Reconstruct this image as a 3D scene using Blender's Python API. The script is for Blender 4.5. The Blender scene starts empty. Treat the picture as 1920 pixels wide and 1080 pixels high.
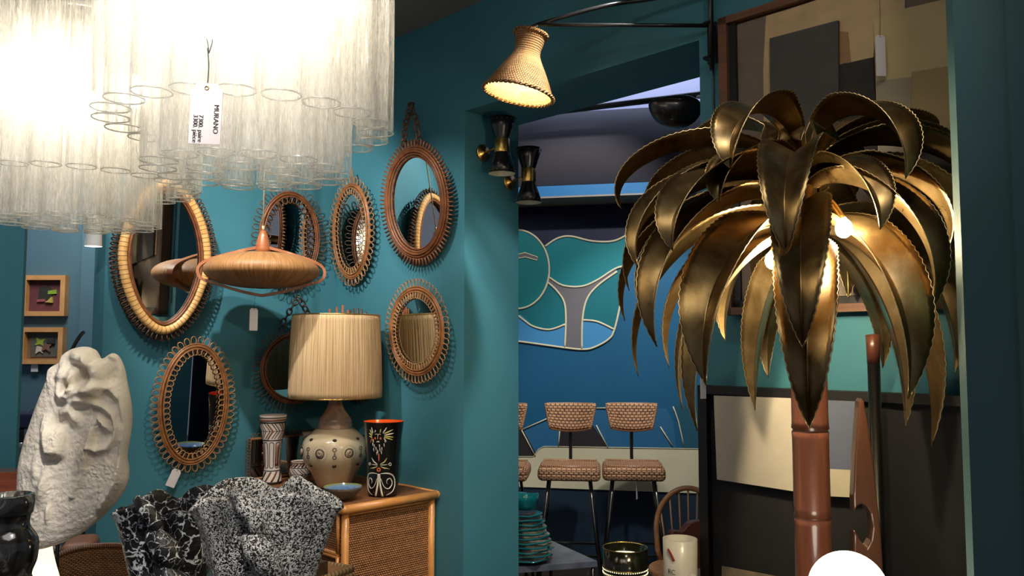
import bpy, math, random
from mathutils import Vector, Matrix, noise
random.seed(7)
PI = math.pi; R = math.radians
C = bpy.context.scene.collection
sc = bpy.context.scene
# ------------------------------------------------------------------ camera
F = 1530.0; PITCH = R(3.926)
cam = bpy.data.cameras.new('camera'); cam.sensor_width = 36; cam.lens = F/1920*36; cam.clip_end = 60; cam.clip_start = .02
co = bpy.data.objects.new('camera', cam); C.objects.link(co)
co.location = (0, 0, 1.5); co.rotation_euler = (PI/2+PITCH, 0, 0); sc.camera = co
# ------------------------------------------------------------------ world, exposure
w = bpy.data.worlds.new('world'); sc.world = w; w.use_nodes = True
w.node_tree.nodes['Background'].inputs[0].default_value = (.75, .82, 1, 1)
w.node_tree.nodes['Background'].inputs[1].default_value = .14
vs = sc.view_settings; vs.view_transform = 'Standard'; vs.look = 'None'; vs.gamma = 1; vs.exposure = 0.5
try: vs.use_curve_mapping = False
except Exception: pass
sc.cycles.max_bounces = 10; sc.cycles.transparent_max_bounces = 40; sc.cycles.sample_clamp_indirect = 4
sc.cycles.caustics_reflective = False; sc.cycles.caustics_refractive = False
# ------------------------------------------------------------------ room ceiling spots, plus unseen lamps added to brighten single things
def spot(name, loc, tgt, energy, col, angle=60, blend=.6, rad=.03):
    l = bpy.data.lights.new(name, 'SPOT'); l.energy = energy; l.color = col; l.spot_size = R(angle); l.spot_blend = blend; l.shadow_soft_size = rad
    o = bpy.data.objects.new(name, l); C.objects.link(o); o.location = loc
    o.rotation_euler = (Vector(tgt)-Vector(loc)).to_track_quat('-Z', 'Y').to_euler(); return o
def area(name, loc, tgt, energy, col, sx, sy):
    l = bpy.data.lights.new(name, 'AREA'); l.energy = energy; l.color = col; l.shape = 'RECTANGLE'; l.size = sx; l.size_y = sy
    o = bpy.data.objects.new(name, l); C.objects.link(o); o.location = loc
    o.rotation_euler = (Vector(tgt)-Vector(loc)).to_track_quat('-Z', 'Y').to_euler(); return o
WARM = (1, .84, .66); NEUT = (1, .96, .90); COOL = (.75, .85, 1)
spot('spot_mirror_wall', (-1.35, 2.75, 3.0), (-1.25, 4.35, 1.95), 115, NEUT, 62)
spot('spot_corner', (-.75, 2.9, 3.05), (-.75, 4.2, 1.0), 48, NEUT, 75)
spot('spot_pier', (.35, 2.7, 3.05), (-.10, 3.95, 1.15), 110, NEUT, 44)
spot('spot_chest', (-.45, 1.9, 3.0), (-.75, 3.8, .8), 42, WARM, 46)
spot('spot_mask', (-.35, .7, 2.7), (-1.1, 2.2, 1.2), 98, NEUT, 50)
spot('spot_vases', (-.2, .8, 2.3), (-.6, 1.8, 1.05), 12, NEUT, 50)
spot('spot_painting', (.75, 1.2, 3.0), (1.25, 2.45, 2.3), 9, WARM, 80)
spot('spot_low_painting', (.4, 1.7, 2.9), (1.1, 2.55, 1.1), 12, WARM, 55)
spot('spot_palm', (.45, .75, 2.9), (.72, 2.0, 1.9), 15, NEUT, 36)
spot('spot_stools', (-.1, 3.6+.55, 3.1), (.65, 5.3, .9), 210, WARM, 55)
spot('spot_stools_right', (.75, 4.1, 3.1), (.9, 5.4, 1.1), 110, NEUT, 60)
spot('spot_mural', (.5, 4.2, 3.1), (.35, 5.7, 1.9), 52, NEUT, 70)
area('far_room_fill', (.75, 5.05, 3.62), (.9, 5.7, 3.3), 7, COOL, 1.5, .3)  # unseen fill light, added to brighten the lilac strip above the bulkhead
spot('fill_left_wall', (-1.3, 1.2, 3.0), (-2.1, 3.3, 1.5), 60, NEUT, 45)  # spot added to light the left teal strip from the front
area('blue_room_fill', (-2.5, 4.3, 3.0), (-2.6, 5.2, 1.5), 27, NEUT, .8, .8)  # unseen fill, added to lift the dark blue wall
area('shop_fill', (-.3, .4, 3.05), (-.2, .8, 0), 12, NEUT, 1.6, .8)  # unseen area light, added as ambient fill over the camera side
# ------------------------------------------------------------------ coordinates
cp, sp = math.cos(PITCH), math.sin(PITCH)
def ray(px, py):
    a = (px-960)/F; b = (540-py)/F
    return Vector((a, cp-b*sp, sp+b*cp))
O = Vector((0, 0, 1.5))
def at(px, py, Y):
    d = ray(px, py); return O+d*(Y/d.y)
class Frame:
    """a wall: x to the right along it, y into it, z up"""
    def __init__(s, ox, oy, deg):
        s.o = Vector((ox, oy, 0)); s.rz = R(deg)
        s.u = Vector((math.cos(s.rz), math.sin(s.rz), 0)); s.n = Vector((math.sin(s.rz), -math.cos(s.rz), 0))
    def world(s, x, off, z): return s.o+s.u*x+s.n*off+Vector((0, 0, z))
    def hit(s, px, py, off=0):
        d = ray(px, py); p0 = s.o+s.n*off; t = (p0-O).dot(s.n)/d.dot(s.n); return O+d*t
    def loc(s, px, py, off=0):
        p = s.hit(px, py, off); return ((p-s.o).dot(s.u), p.z)
WB = Frame(-.34, 3.96, -45); WA = Frame(-1.4, 4.2, 45)
_m = at(1100, 645, 5.7); MW = Frame(_m.x, _m.y, -11.7)
# ------------------------------------------------------------------ mesh builder
class MB:
    def __init__(s): s.v = []; s.f = []; s.uv = []; s.sm = []
    def add(s, vs, fs, uvs=None, smooth=True):
        b = len(s.v); s.v += [tuple(v) for v in vs]
        for i, f in enumerate(fs):
            s.f.append([b+k for k in f]); s.sm.append(smooth)
            if uvs: s.uv.append(uvs[i])
            else:
                p = [Vector(vs[k]) for k in f]; n = (p[1]-p[0]).cross(p[2]-p[0])
                a = [abs(n.x), abs(n.y), abs(n.z)].index(max(abs(n.x), abs(n.y), abs(n.z)))
                s.uv.append([((q.y, q.z), (q.x, q.z), (q.x, q.y))[a] for q in p])
        return s
    def box(s, x0, x1, y0, y1, z0, z1):
        v = [(x, y, z) for z in (z0, z1) for y in (y0, y1) for x in (x0, x1)]
        return s.add(v, [(0, 2, 3, 1), (4, 5, 7, 6), (0, 1, 5, 4), (2, 6, 7, 3), (0, 4, 6, 2), (1, 3, 7, 5)], None, False)
    def prism(s, poly, y0, y1):
        """poly in x,z, thickness y0..y1"""
        n = len(poly); v = [(x, y0, z) for x, z in poly]+[(x, y1, z) for x, z in poly]
        a = sum(poly[i][0]*poly[(i+1) % n][1]-poly[(i+1) % n][0]*poly[i][1] for i in range(n))
        f = [tuple(range(n)), tuple(range(2*n-1, n-1, -1))]+[((i+1) % n, i, i+n, (i+1) % n+n) for i in range(n)]
        if (a < 0) == (y0 < y1): f = [tuple(reversed(q)) for q in f]
        return s.add(v, f, None, False)
    def slab(s, poly, z0, z1):
        n = len(poly); v = [(x, y, z0) for x, y in poly]+[(x, y, z1) for x, y in poly]
        f = [tuple(range(n-1, -1, -1)), tuple(range(n, 2*n))]+[(i, (i+1) % n, (i+1) % n+n, i+n) for i in range(n)]
        return s.add(v, f, None, False)
    def tube(s, pts, r, closed=False, seg=8, flat=1.0, cap=True, up=None):
        pts = [Vector(p) for p in pts]; n = len(pts)
        if n < 2: return s
        rr = r if isinstance(r, (list, tuple)) else [r]*n
        def tan(i):
            a = pts[(i-1) % n] if (closed or i > 0) else pts[i]; b = pts[(i+1) % n] if (closed or i < n-1) else pts[i]
            t = b-a; return t.normalized() if t.length > 1e-9 else Vector((0, 0, 1))
        t0 = tan(0); ref = Vector(up) if up else (Vector((0, 0, 1)) if abs(t0.z) < .9 else Vector((1, 0, 0)))
        nrm = (ref-t0*ref.dot(t0)).normalized(); v = []; L = [0.0]
        for i in range(n):
            t = tan(i)
            if up: q = Vector(up); nn = q-t*q.dot(t)
            else: nn = nrm-t*nrm.dot(t)
            nrm = nn.normalized() if nn.length > 1e-6 else nrm
            bi = t.cross(nrm)
            for k in range(seg):
                a = 2*PI*k/seg; v.append(pts[i]+nrm*(math.cos(a)*rr[i]*flat)+bi*(math.sin(a)*rr[i]))
            if i: L.append(L[-1]+(pts[i]-pts[i-1]).length)
        f = []; uv = []; m = n if closed else n-1
        tot = L[-1]+((pts[0]-pts[-1]).length if closed else 0)
        for i in range(m):
            j = (i+1) % n; u0 = L[i]; u1 = L[i+1] if i+1 < n else tot
            for k in range(seg):
                k2 = (k+1) % seg; f.append((i*seg+k, i*seg+k2, j*seg+k2, j*seg+k)); c = 2*PI*rr[i]/seg
                uv.append([(u0, k*c), (u0, (k+1)*c), (u1, (k+1)*c), (u1, k*c)])
        s.add(v, f, uv)
        if cap and not closed:
            b = len(s.v)-len(v)
            for ring, rev in ((range(seg), True), (range((n-1)*seg, n*seg), False)):
                q = [b+k for k in ring]; q = q[::-1] if rev else q; s.f.append(q); s.sm.append(False); s.uv.append([(0, 0)]*seg)
        return s
    def lathe(s, prof, seg=32, c=(0, 0, 0), mod=None, cap=True, rref=None):
        """prof: list of (r, z) from bottom to top; mod(theta, z, r) -> (x, y, z)"""
        v = []; L = [0.0]; n = len(prof)
        for i, (r, z) in enumerate(prof):
            if i: L.append(L[-1]+math.hypot(r-prof[i-1][0], z-prof[i-1][1]))
            for k in range(seg):
                a = 2*PI*k/seg
                p = mod(a, z, r, i) if mod else (r*math.cos(a), r*math.sin(a), z)
                v.append((p[0]+c[0], p[1]+c[1], p[2]+c[2]))
        rm = rref or max(p[0] for p in prof); f = []; uv = []
        for i in range(n-1):
            for k in range(seg):
                k2 = (k+1) % seg; f.append((i*seg+k, i*seg+k2, (i+1)*seg+k2, (i+1)*seg+k)); u = 2*PI*rm/seg
                uv.append([(k*u, L[i]), ((k+1)*u, L[i]), ((k+1)*u, L[i+1]), (k*u, L[i+1])])
        s.add(v, f, uv); b = len(s.v)-len(v)
        if cap:
            for i, rev in ((0, True), (n-1, False)):
                if prof[i][0] > 1e-5:
                    q = [b+i*seg+k for k in range(seg)]; s.f.append(q[::-1] if rev else q); s.sm.append(False); s.uv.append([(0, 0)]*seg)
        return s
    def ball(s, c, r, sx=1, sy=1, sz=1, seg=16, rings=9):
        return s.lathe([(max(1e-6, r*math.sin(PI*i/rings)), -r*math.cos(PI*i/rings)) for i in range(rings+1)], seg, c,
                       lambda a, z, q, i: (q*math.cos(a)*sx, q*math.sin(a)*sy, z*sz), cap=False)
    def grid(s, rows, closed=False, uvs=None):
        """rows: list of equal-length point lists"""
        m = len(rows[0]); v = [p for r_ in rows for p in r_]; f = []; uv = []
        for i in range(len(rows)-1):
            for k in range(m if closed else m-1):
                k2 = (k+1) % m; q = (i*m+k, i*m+k2, (i+1)*m+k2, (i+1)*m+k); f.append(q)
                uv.append([uvs(i, k), uvs(i, k+1), uvs(i+1, k+1), uvs(i+1, k)] if uvs else [(k/m, i/len(rows)), ((k+1)/m, i/len(rows)), ((k+1)/m, (i+1)/len(rows)), (k/m, (i+1)/len(rows))])
        return s.add(v, f, uv)
    def mesh(s, name, m):
        me = bpy.data.meshes.new(name); me.from_pydata(s.v, [], s.f)
        me.polygons.foreach_set('use_smooth', s.sm)
        ul = me.uv_layers.new(name='UVMap'); fl = []
        for u in s.uv:
            for q in u: fl += [q[0], q[1]]
        ul.data.foreach_set('uv', fl)
        if m: me.materials.append(m)
        me.update(); return me
    def build(s, name, m, parent=None, loc=(0, 0, 0), rot=(0, 0, 0)):
        o = bpy.data.objects.new(name, s.mesh(name, m)); C.objects.link(o)
        o.location = loc; o.rotation_euler = rot
        if parent is not None: o.parent = parent
        return o
def mod_bevel(o, w=.004, seg=2):
    b = o.modifiers.new('bevel', 'BEVEL'); b.width = w; b.segments = seg; b.limit_method = 'ANGLE'; b.angle_limit = R(40); return o
def tag(o, label, cat, group=None):
    o['label'] = label; o['category'] = cat
    if group: o['group'] = group
    return o
def thing(name, label, cat, loc=(0, 0, 0), rz=0, group=None, rx=0, ry=0):
    o = bpy.data.objects.new(name, None); C.objects.link(o); o.empty_display_size = .1
    o.location = loc; o.rotation_euler = (rx, ry, rz); return tag(o, label, cat, group)
def struct(name, mb, m, loc=(0, 0, 0), rz=0):
    o = mb.build(name, m, None, loc, (0, 0, rz)); o['kind'] = 'structure'; return o
def copy_tree(o, parent=None):
    c = o.copy(); C.objects.link(c); c.parent = parent
    for ch in list(o.children): copy_tree(ch, c)
    return c
def smoothline(pts, n=8, closed=False):
    P = [Vector(p) for p in pts]; m = len(P); out = []
    rng = m if closed else m-1
    for i in range(rng):
        if closed: a, b, c, d = P[(i-1) % m], P[i], P[(i+1) % m], P[(i+2) % m]
        else: a, b, c, d = P[max(i-1, 0)], P[i], P[i+1], P[min(i+2, m-1)]
        for k in range(n):
            t = k/n; out.append(.5*((2*b)+(c-a)*t+(2*a-5*b+4*c-d)*t*t+(3*b-a-3*c+d)*t**3))
    if not closed: out.append(P[-1])
    return out
def srgb(r, g, b):
    f = lambda c: (c/255/12.92 if c <= 10 else ((c/255+.055)/1.055)**2.4)
    return (f(r), f(g), f(b), 1)
# ------------------------------------------------------------------ materials
class NT:
    def __init__(s, name):
        s.m = bpy.data.materials.new(name); s.m.use_nodes = True; s.t = s.m.node_tree; s.b = s.t.nodes['Principled BSDF']
        s.out = s.t.nodes['Material Output']
    def n(s, typ, **kw):
        x = s.t.nodes.new(typ)
        for k, v in kw.items():
            if k.startswith('i_'):
                k = k[2:]; x.inputs[int(k) if k.isdigit() else k.replace('_', ' ')].default_value = v
            else: setattr(x, k, v)
        return x
    def l(s, a, b): s.t.links.new(a, b)
    def math(s, op, a, b=None, c=None):
        x = s.n('ShaderNodeMath', operation=op)
        for i, q in enumerate((a, b, c)):
            if q is None: continue
            if isinstance(q, (int, float)): x.inputs[i].default_value = q
            else: s.l(q, x.inputs[i])
        return x.outputs[0]
    def ramp(s, fac, stops, const=False):
        x = s.n('ShaderNodeValToRGB'); cr = x.color_ramp
        if const: cr.interpolation = 'CONSTANT'
        while len(cr.elements) < len(stops): cr.elements.new(.5)
        for e, (p, c) in zip(cr.elements, stops): e.position = p; e.color = c
        s.l(fac, x.inputs[0]); return x.outputs[0]
    def bump(s, h, strength=.3, dist=.01):
        x = s.n('ShaderNodeBump', i_Strength=strength, i_Distance=dist); s.l(h, x.inputs['Height']); s.l(x.outputs[0], s.b.inputs['Normal']); return x
    def coord(s, which='Object', scale=(1, 1, 1)):
        t = s.n('ShaderNodeTexCoord'); mp = s.n('ShaderNodeMapping'); mp.inputs['Scale'].default_value = scale
        s.l(t.outputs[which], mp.inputs[0]); return mp.outputs[0]
    def noise(s, vec, scale, detail=4, rough=.55, dist=0):
        x = s.n('ShaderNodeTexNoise', i_Scale=scale, i_Detail=detail, i_Roughness=rough, i_Distortion=dist); s.l(vec, x.inputs['Vector']); return x.outputs['Fac']
def pm(name, col, rough=.5, metal=0, var=.12, scale=8, bump=0, bscale=60, coat=0, stretch=(1, 1, 1), spec=.5, coords='Object'):
    s = NT(name); v = s.coord(coords, stretch); f = s.noise(v, scale)
    a = tuple(c*(1-var) for c in col[:3])+(1,); b = tuple(min(1, c*(1+var)) for c in col[:3])+(1,)
    s.l(s.ramp(f, [(.3, a), (.7, b)]), s.b.inputs['Base Color'])
    s.b.inputs['Roughness'].default_value = rough; s.b.inputs['Metallic'].default_value = metal
    s.b.inputs['Coat Weight'].default_value = coat; s.b.inputs['Coat Roughness'].default_value = .12; s.b.inputs['Specular IOR Level'].default_value = spec
    if bump: s.bump(s.noise(v, bscale, 6), bump, .004)
    return s.m
def emit(name, col, st):
    s = NT(name); s.b.inputs['Emission Color'].default_value = col; s.b.inputs['Emission Strength'].default_value = st; s.b.inputs['Base Color'].default_value = col
    return s.m
def m_wrapped(name, c1, c2, cdark, pitch, width):
    """cane with dark bindings across it"""
    s = NT(name); t = s.n('ShaderNodeTexCoord'); sep = s.n('ShaderNodeSeparateXYZ'); s.l(t.outputs['UV'], sep.inputs[0])
    fr = s.math('FRACT', s.math('DIVIDE', sep.outputs[0], pitch)); band = s.math('LESS_THAN', fr, width)
    nz = s.noise(s.coord('Object'), 40); base = s.ramp(nz, [(.3, c1), (.7, c2)])
    mx = s.n('ShaderNodeMix', data_type='RGBA'); s.l(band, mx.inputs['Factor']); s.l(base, mx.inputs['A']); mx.inputs['B'].default_value = cdark
    s.l(mx.outputs['Result'], s.b.inputs['Base Color']); s.b.inputs['Roughness'].default_value = .38
    s.bump(band, .6, .002); return s.m
def m_weave(name, c1, c2, pu, pv, rough=.55, bump=.8):
    """basket weave from the surface's own metre coordinates"""
    s = NT(name); t = s.n('ShaderNodeTexCoord'); sep = s.n('ShaderNodeSeparateXYZ'); s.l(t.outputs['UV'], sep.inputs[0])
    u = s.math('MULTIPLY', sep.outputs[0], PI/pu); v = s.math('MULTIPLY', sep.outputs[1], PI/pv)
    row = s.math('FLOOR', s.math('DIVIDE', sep.outputs[1], pv))
    su = s.math('ABSOLUTE', s.math('SINE', s.math('ADD', u, s.math('MULTIPLY', row, PI/2))))
    sv = s.math('ABSOLUTE', s.math('SINE', v))
    h = s.math('MULTIPLY', s.math('POWER', su, .6), s.math('POWER', sv, .6))
    nz = s.noise(s.coord('Object'), 30); k = s.math('ADD', h, s.math('MULTIPLY', s.math('SUBTRACT', nz, .5), .7))
    bn = s.noise(s.coord('UV', (1.5, 38, 1)), 1, 3); k = s.math('ADD', k, s.math('MULTIPLY', s.math('SUBTRACT', bn, .5), .9)); s.l(s.ramp(k, [(.12, c1), (.75, c2)]), s.b.inputs['Base Color']); s.b.inputs['Roughness'].default_value = rough
    s.bump(h, bump, .004); return s.m
def m_streak(name, c1, c2, c3, su, sv, rough=.7, bump=.5, coords='UV', trans=0):
    s = NT(name); v = s.coord(coords, (su, sv, 1)); f = s.noise(v, 1, 5, .65); g = s.noise(v, 3.1, 3, .6)
    k = s.math('ADD', s.math('MULTIPLY', f, .65), s.math('MULTIPLY', g, .35))
    s.l(s.ramp(k, [(.36, c1), (.5, c2), (.66, c3)]), s.b.inputs['Base Color']); s.b.inputs['Roughness'].default_value = rough
    s.bump(k, bump, .004); return s.m
def m_wall(name, col, var=.08, rough=.6):
    s = NT(name); v = s.coord('Object'); f = s.noise(v, 1.7, 5)
    a = tuple(c*(1-var) for c in col[:3])+(1,); b = tuple(c*(1+var) for c in col[:3])+(1,)
    s.l(s.ramp(f, [(.3, a), (.7, b)]), s.b.inputs['Base Color']); s.b.inputs['Roughness'].default_value = rough
    s.b.inputs['Specular IOR Level'].default_value = .35
    s.bump(s.math('ADD', s.noise(v, 160, 3), s.math('MULTIPLY', s.noise(v, 22, 3), .8)), .12, .003); return s.m
def m_wood(name, c1, c2, rough=.4, stretch=(3, 40, 40), coat=.2):
    s = NT(name); v = s.coord('Object', stretch); f = s.noise(v, 1.2, 6, .6, .6)
    s.l(s.ramp(f, [(.3, c1), (.7, c2)]), s.b.inputs['Base Color']); s.b.inputs['Roughness'].default_value = rough; s.b.inputs['Coat Weight'].default_value = coat
    s.bump(f, .15, .002); return s.m
TEAL = m_wall('teal_wall_paint', srgb(64, 124, 138))
TEAL_SHADE = m_wall('teal_paint_pillar_shade', srgb(56, 84, 84))  # same teal paint, darkened to stand for the shade on the pillar
BLUEW = m_wall('slate_blue_wall_paint', srgb(76, 108, 124))
CEIL = m_wall('charcoal_ceiling_paint', srgb(128, 122, 118))
NAVY = m_wall('navy_wall_paint', srgb(26, 44, 62))
FLOOR = m_wood('dark_floor_boards', srgb(52, 44, 38), srgb(86, 74, 64), .45, (1.5, 14, 1))
RATD = pm('brown_rattan', srgb(118, 70, 40), .42, var=.35, scale=30, bump=.3)
RATM = pm('mid_rattan', srgb(146, 96, 56), .42, var=.35, scale=30, bump=.3)
RATK = pm('dark_rattan', srgb(84, 54, 36), .4, var=.35, scale=30, bump=.2)
LOOPD = pm('dark_cane_loops', srgb(96, 66, 44), .35, var=.35, scale=35)
LOOPM = pm('cane_loops', srgb(160, 118, 78), .35, var=.35, scale=35)
HONEY = m_wrapped('honey_wrapped_cane', srgb(214, 160, 92), srgb(236, 190, 122), srgb(120, 74, 36), .021, .13)
BIND = m_wrapped('bound_cane', srgb(150, 98, 56), srgb(180, 126, 74), srgb(74, 44, 26), .0085, .25)
MIRROR = pm('mirror_silvering', (.80, .82, .82, 1), .015, 1, var=.01)
BLACKM = pm('black_lacquered_metal', srgb(14, 14, 15), .32, 0, .1, coat=.4)
BLACKW = pm('black_frame_wood', srgb(24, 22, 22), .45, var=.15)
BRASS = pm('satin_brass', srgb(206, 168, 96), .3, 1, .1)
STRING = pm('natural_cord', srgb(190, 170, 130), .7)
WIRE = pm('dark_wire', srgb(30, 28, 28), .5)
PAPER = pm('white_card', srgb(226, 220, 224), .7, var=.03)
INK = pm('black_ink', srgb(20, 20, 24), .6)
def hang(fr, px, py, off=0):
    return fr.hit(px, py, off)
def text_mesh(body, size, name, m, parent, loc, rot):
    cu = bpy.data.curves.new(name, 'FONT'); cu.body = body; cu.size = size; cu.extrude = size*.01; cu.align_x = 'LEFT'
    t = bpy.data.objects.new(name, cu); C.objects.link(t); dg = bpy.context.evaluated_depsgraph_get()
    me = bpy.data.meshes.new_from_object(t.evaluated_get(dg)); bpy.data.objects.remove(t)
    me.materials.clear(); me.materials.append(m)
    o = bpy.data.objects.new(name, me); C.objects.link(o); o.parent = parent; o.location = loc; o.rotation_euler = rot; return o
# ------------------------------------------------------------------ the setting
H = 3.12
xc = WB.loc(632, 645)[0]; xa = WB.loc(870, 645)[0]; xr = WB.loc(1320, 645)[0]
TH = .365; zh = WB.loc(875, 207)[1]
struct('wall_back', MB().box(xc-.15, xa, 0, TH, 0, H), TEAL, WB.o, WB.rz)
struct('wall_header', MB().box(xa, xr, 0, TH, zh, H), TEAL, WB.o, WB.rz)
struct('wall_right', MB().box(xr, xr+2.2, 0, TH, 0, H), TEAL, WB.o, WB.rz)
corner = WB.world(xc, 0, 0); ac = (corner-WA.o).dot(WA.u); al = WA.loc(192, 645)[0]
struct('wall_left', MB().box(al, ac, 0, .14, 0, H), TEAL, WA.o, WA.rz)
p1 = at(1806, 540, 1.60); p2 = at(1905, 540, 1.596)
struct('wall_pillar', MB().box(p1.x, p1.x+.9, 1.60, 1.625, 0, H).box(p2.x, p1.x+.9, 1.592, 1.60, 0, H), TEAL_SHADE)
pl = at(38, 645, 3.3)
struct('wall_far_left', MB().box(pl.x-1.6, pl.x, 3.3, 3.318, 0, H), TEAL)
struct('trim_1', MB().box(pl.x-1.6, at(30, 350, 3.25).x, 3.2, 3.3, at(10, 365, 3.2).z, at(10, 345, 3.2).z), CEIL)
BR = 5.2
xb1 = at(166, 645, BR).x
struct('wall_blue', MB().box(-4.2, xb1, BR, BR+.1, 0, H).box(xb1, xb1+.5, BR-.12, BR+.1, 0, H), BLUEW)
struct('floor', MB().box(-5, 4, -1.5, 8.2, -.1, 0), FLOOR)
# main ceiling stops at the walls, the far room is higher
q = [WB.world(xc-.2, -TH, 0), WB.world(xr+2.2, -TH, 0)]
struct('ceiling', MB().slab([(-5, -1.5), (4, -1.5), (4, q[1].y), (q[1].x, q[1].y), (q[0].x, q[0].y), (-2.2, 6.2), (-5, 6.2)], H, H+.1), CEIL)
# mural room
ml = -3.4; mr = 3.4
zt = MW.loc(1100, 367)[1]
struct('wall_mural', MB().box(ml, mr, 0, .12, 0, 3.9), NAVY, MW.o, MW.rz)
MBASE = m_wall('mural_blue_paint', srgb(16, 86, 124), .06)
mural = thing('mural', 'large painted wall mural in blues with cream outlines behind the bar stools', 'mural', MW.world(0, .002, 0), MW.rz)
def mpoly(name, pts, m, off=.004, sm=0):
    P = [MW.loc(x, y, off) for x, y in pts]
    if sm: P = [(v.x, v.y) for v in smoothline([(a, b, 0) for a, b in P], sm, True)]
    return MB().prism(P, -off, 0).build(name, m, mural)
mcol = lambda n, c: m_wall('mural_'+n, c, .05)
mpoly('blue_field', [(800, 372), (1420, 366), (1420, 845), (800, 838)], MBASE, .002)
mpoly('navy_field', [(800, 372), (1420, 366), (1420, 430), (1180, 435), (1150, 452), (1110, 452), (1070, 443), (1045, 447), (1022, 462), (1000, 437), (972, 430), (800, 430)], mcol('navy', srgb(30, 34, 62)), .004)
MT1 = mcol('teal', srgb(10, 120, 130)); MT2 = mcol('deep_teal', srgb(8, 104, 116)); MLB = mcol('light_blue', srgb(62, 134, 186)); MGR = mcol('grey', srgb(104, 102, 108)); MMB = mcol('mid_blue', srgb(38, 98, 140)); MCR = mcol('cream', srgb(206, 200, 170)); MBK = mcol('umber', srgb(40, 38, 40)); MTB = mcol('slate', srgb(30, 82, 104))
top = [(1022, 462), (1045, 447), (1070, 443), (1110, 452), (1150, 452), (1180, 438), (1172, 500), (1155, 503), (1120, 525), (1090, 537), (1055, 535), (1030, 520), (1030, 490)]
mpoly('teal_crown', top, MT1, .005)
rgt = [(1120, 535), (1155, 508), (1172, 500), (1165, 545), (1152, 618), (1120, 603), (1092, 600), (1100, 562)]
mpoly('teal_hill', rgt, MT2, .005)
lft = [(1028, 530), (1044, 545), (1058, 567), (1061, 610), (1030, 618), (1000, 612), (978, 592), (900, 600), (900, 560), (1005, 566)]
mpoly('teal_hill', lft, MT2, .005)
mpoly('blue_water', [(900, 600), (977, 590), (1000, 612), (1030, 618), (1061, 610), (1059, 652), (972, 640), (900, 632)], MLB, .006)
mpoly('blue_water', [(1092, 600), (1120, 603), (1152, 618), (1140, 637), (1112, 652), (1091, 655)], MLB, .006)
mpoly('grey_trunk', [(1030, 520), (1055, 535), (1090, 537), (1120, 525), (1155, 503), (1157, 509), (1120, 536), (1100, 562), (1092, 600), (1091, 655), (1059, 652), (1061, 600), (1058, 567), (1044, 545), (1028, 530)], MGR, .007)
circ = [(970+60*math.cos(a), 505+74*math.sin(a)) for a in [2*PI*i/28 for i in range(28)]]
mpoly('teal_disc', circ, mcol('sea_green', srgb(14, 116, 122)), .008)
mpoly('grey_bar', [(955, 480), (985, 474), (1008, 482), (1007, 488), (985, 482), (960, 487)], MGR, .010)
mpoly('mid_blue_field', [(900, 850), (1030, 783), (1120, 765), (1250, 766), (1262, 790), (1268, 842), (1000, 850)], MMB, .004)
mpoly('dark_panel', [(1052, 805), (1112, 798), (1140, 840), (1047, 840)], MBK, .006)
mpoly('dark_panel', [(900, 850), (978, 800), (1005, 850), (985, 862), (900, 870)], MBK, .006)
mpoly('slate_field', [(1265, 760), (1420, 760), (1420, 845), (1283, 842)], MTB, .006)
mpoly('cream_band', [(900, 856), (1000, 856), (1010, 842), (1020, 837), (1420, 843), (1420, 929), (900, 910)], MCR, .008)
ln = MB()
def mline(pts, r=.0075, closed=False, off=.011, sm=5):
    P = smoothline([MW.loc(x, y, off)+(0,) for x, y in pts], sm, closed)
    ln.tube([(p.x, -off, p.y) for p in P], r, closed, 6, .35, up=(0, 1, 0))
mline(circ, closed=True, sm=2)
mline([(1022, 462), (1045, 447), (1070, 443), (1110, 452), (1150, 452), (1180, 438)]); mline([(1030, 520), (1055, 535), (1090, 537), (1120, 525), (1155, 503), (1180, 498)])
mline([(1157, 509), (1120, 536), (1100, 562), (1092, 600), (1091, 655)]); mline([(1028, 530), (1044, 545), (1058, 567), (1061, 600), (1059, 652)])
mline([(972, 592), (982, 600), (1000, 612), (1030, 618), (1060, 608)]); mline([(1092, 600), (1120, 603), (1152, 618)])
mline([(900, 632), (972, 640), (1059, 652), (1091, 655), (1112, 652), (1140, 637), (1152, 618), (1165, 560), (1175, 490)])
mline([(955, 480), (985, 474), (1008, 482), (1007, 488), (985, 482), (960, 487)], .004, True, .013, 1)
for p in ([(978, 806), (1030, 783)], [(1118, 765), (1146, 765)], [(1262, 762), (1272, 790), (1283, 840)], [(1118, 797), (1140, 840)], [(1238, 800), (1262, 838)], [(978, 806), (1004, 856)], [(1050, 802), (1047, 838)]):
    mline(p, .0045, sm=2)
mline([(900, 856), (1000, 856), (1010, 842), (1020, 837), (1420, 843)], .003, sm=1)
ln.build('cream_outline', MCR, mural)
struct('trim_2', MB().box(ml, mr, -.325, 0, MW.loc(1100, 369, .32)[1], MW.loc(1100, 366, .32)[1]), pm('pale_ledge_edge', srgb(150, 140, 130), .5), MW.o, MW.rz)
struct('trim_3', MB().box(ml, mr, -.32, 0, MW.loc(1100, 366, .32)[1], MW.loc(1100, 346, .32)[1]), m_wall('blue_ledge_paint', srgb(46, 120, 178)), MW.o, MW.rz)
z0 = MW.loc(1100, 344, .32)[1]-.01; z1 = MW.loc(1100, 236, .3)[1]; z2 = MW.loc(1180, 200, .15)[1]
prof = [(-.06, z0), (-.3, z0+.02), (-.3, z1)]+[(-.3+.25*(1-math.cos(a)), z1+(z2-z1)*math.sin(a)) for a in [PI/2*i/8 for i in range(1, 9)]]+[(0, z2)]
m_ = MB(); n_ = len(prof); m_.add([(x, y, z) for x in (ml, mr) for y, z in prof], [(i, i+1, i+1+n_, i+n_) for i in range(n_-1)]+[tuple(range(n_)), tuple(range(2*n_-1, n_-1, -1))])
struct('trim_4', m_, m_wall('charcoal_bulkhead_paint', srgb(74, 72, 80), .08, .95), MW.o, MW.rz)
LIL = m_wall('pale_lilac_ceiling_paint', srgb(190, 192, 226))
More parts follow.
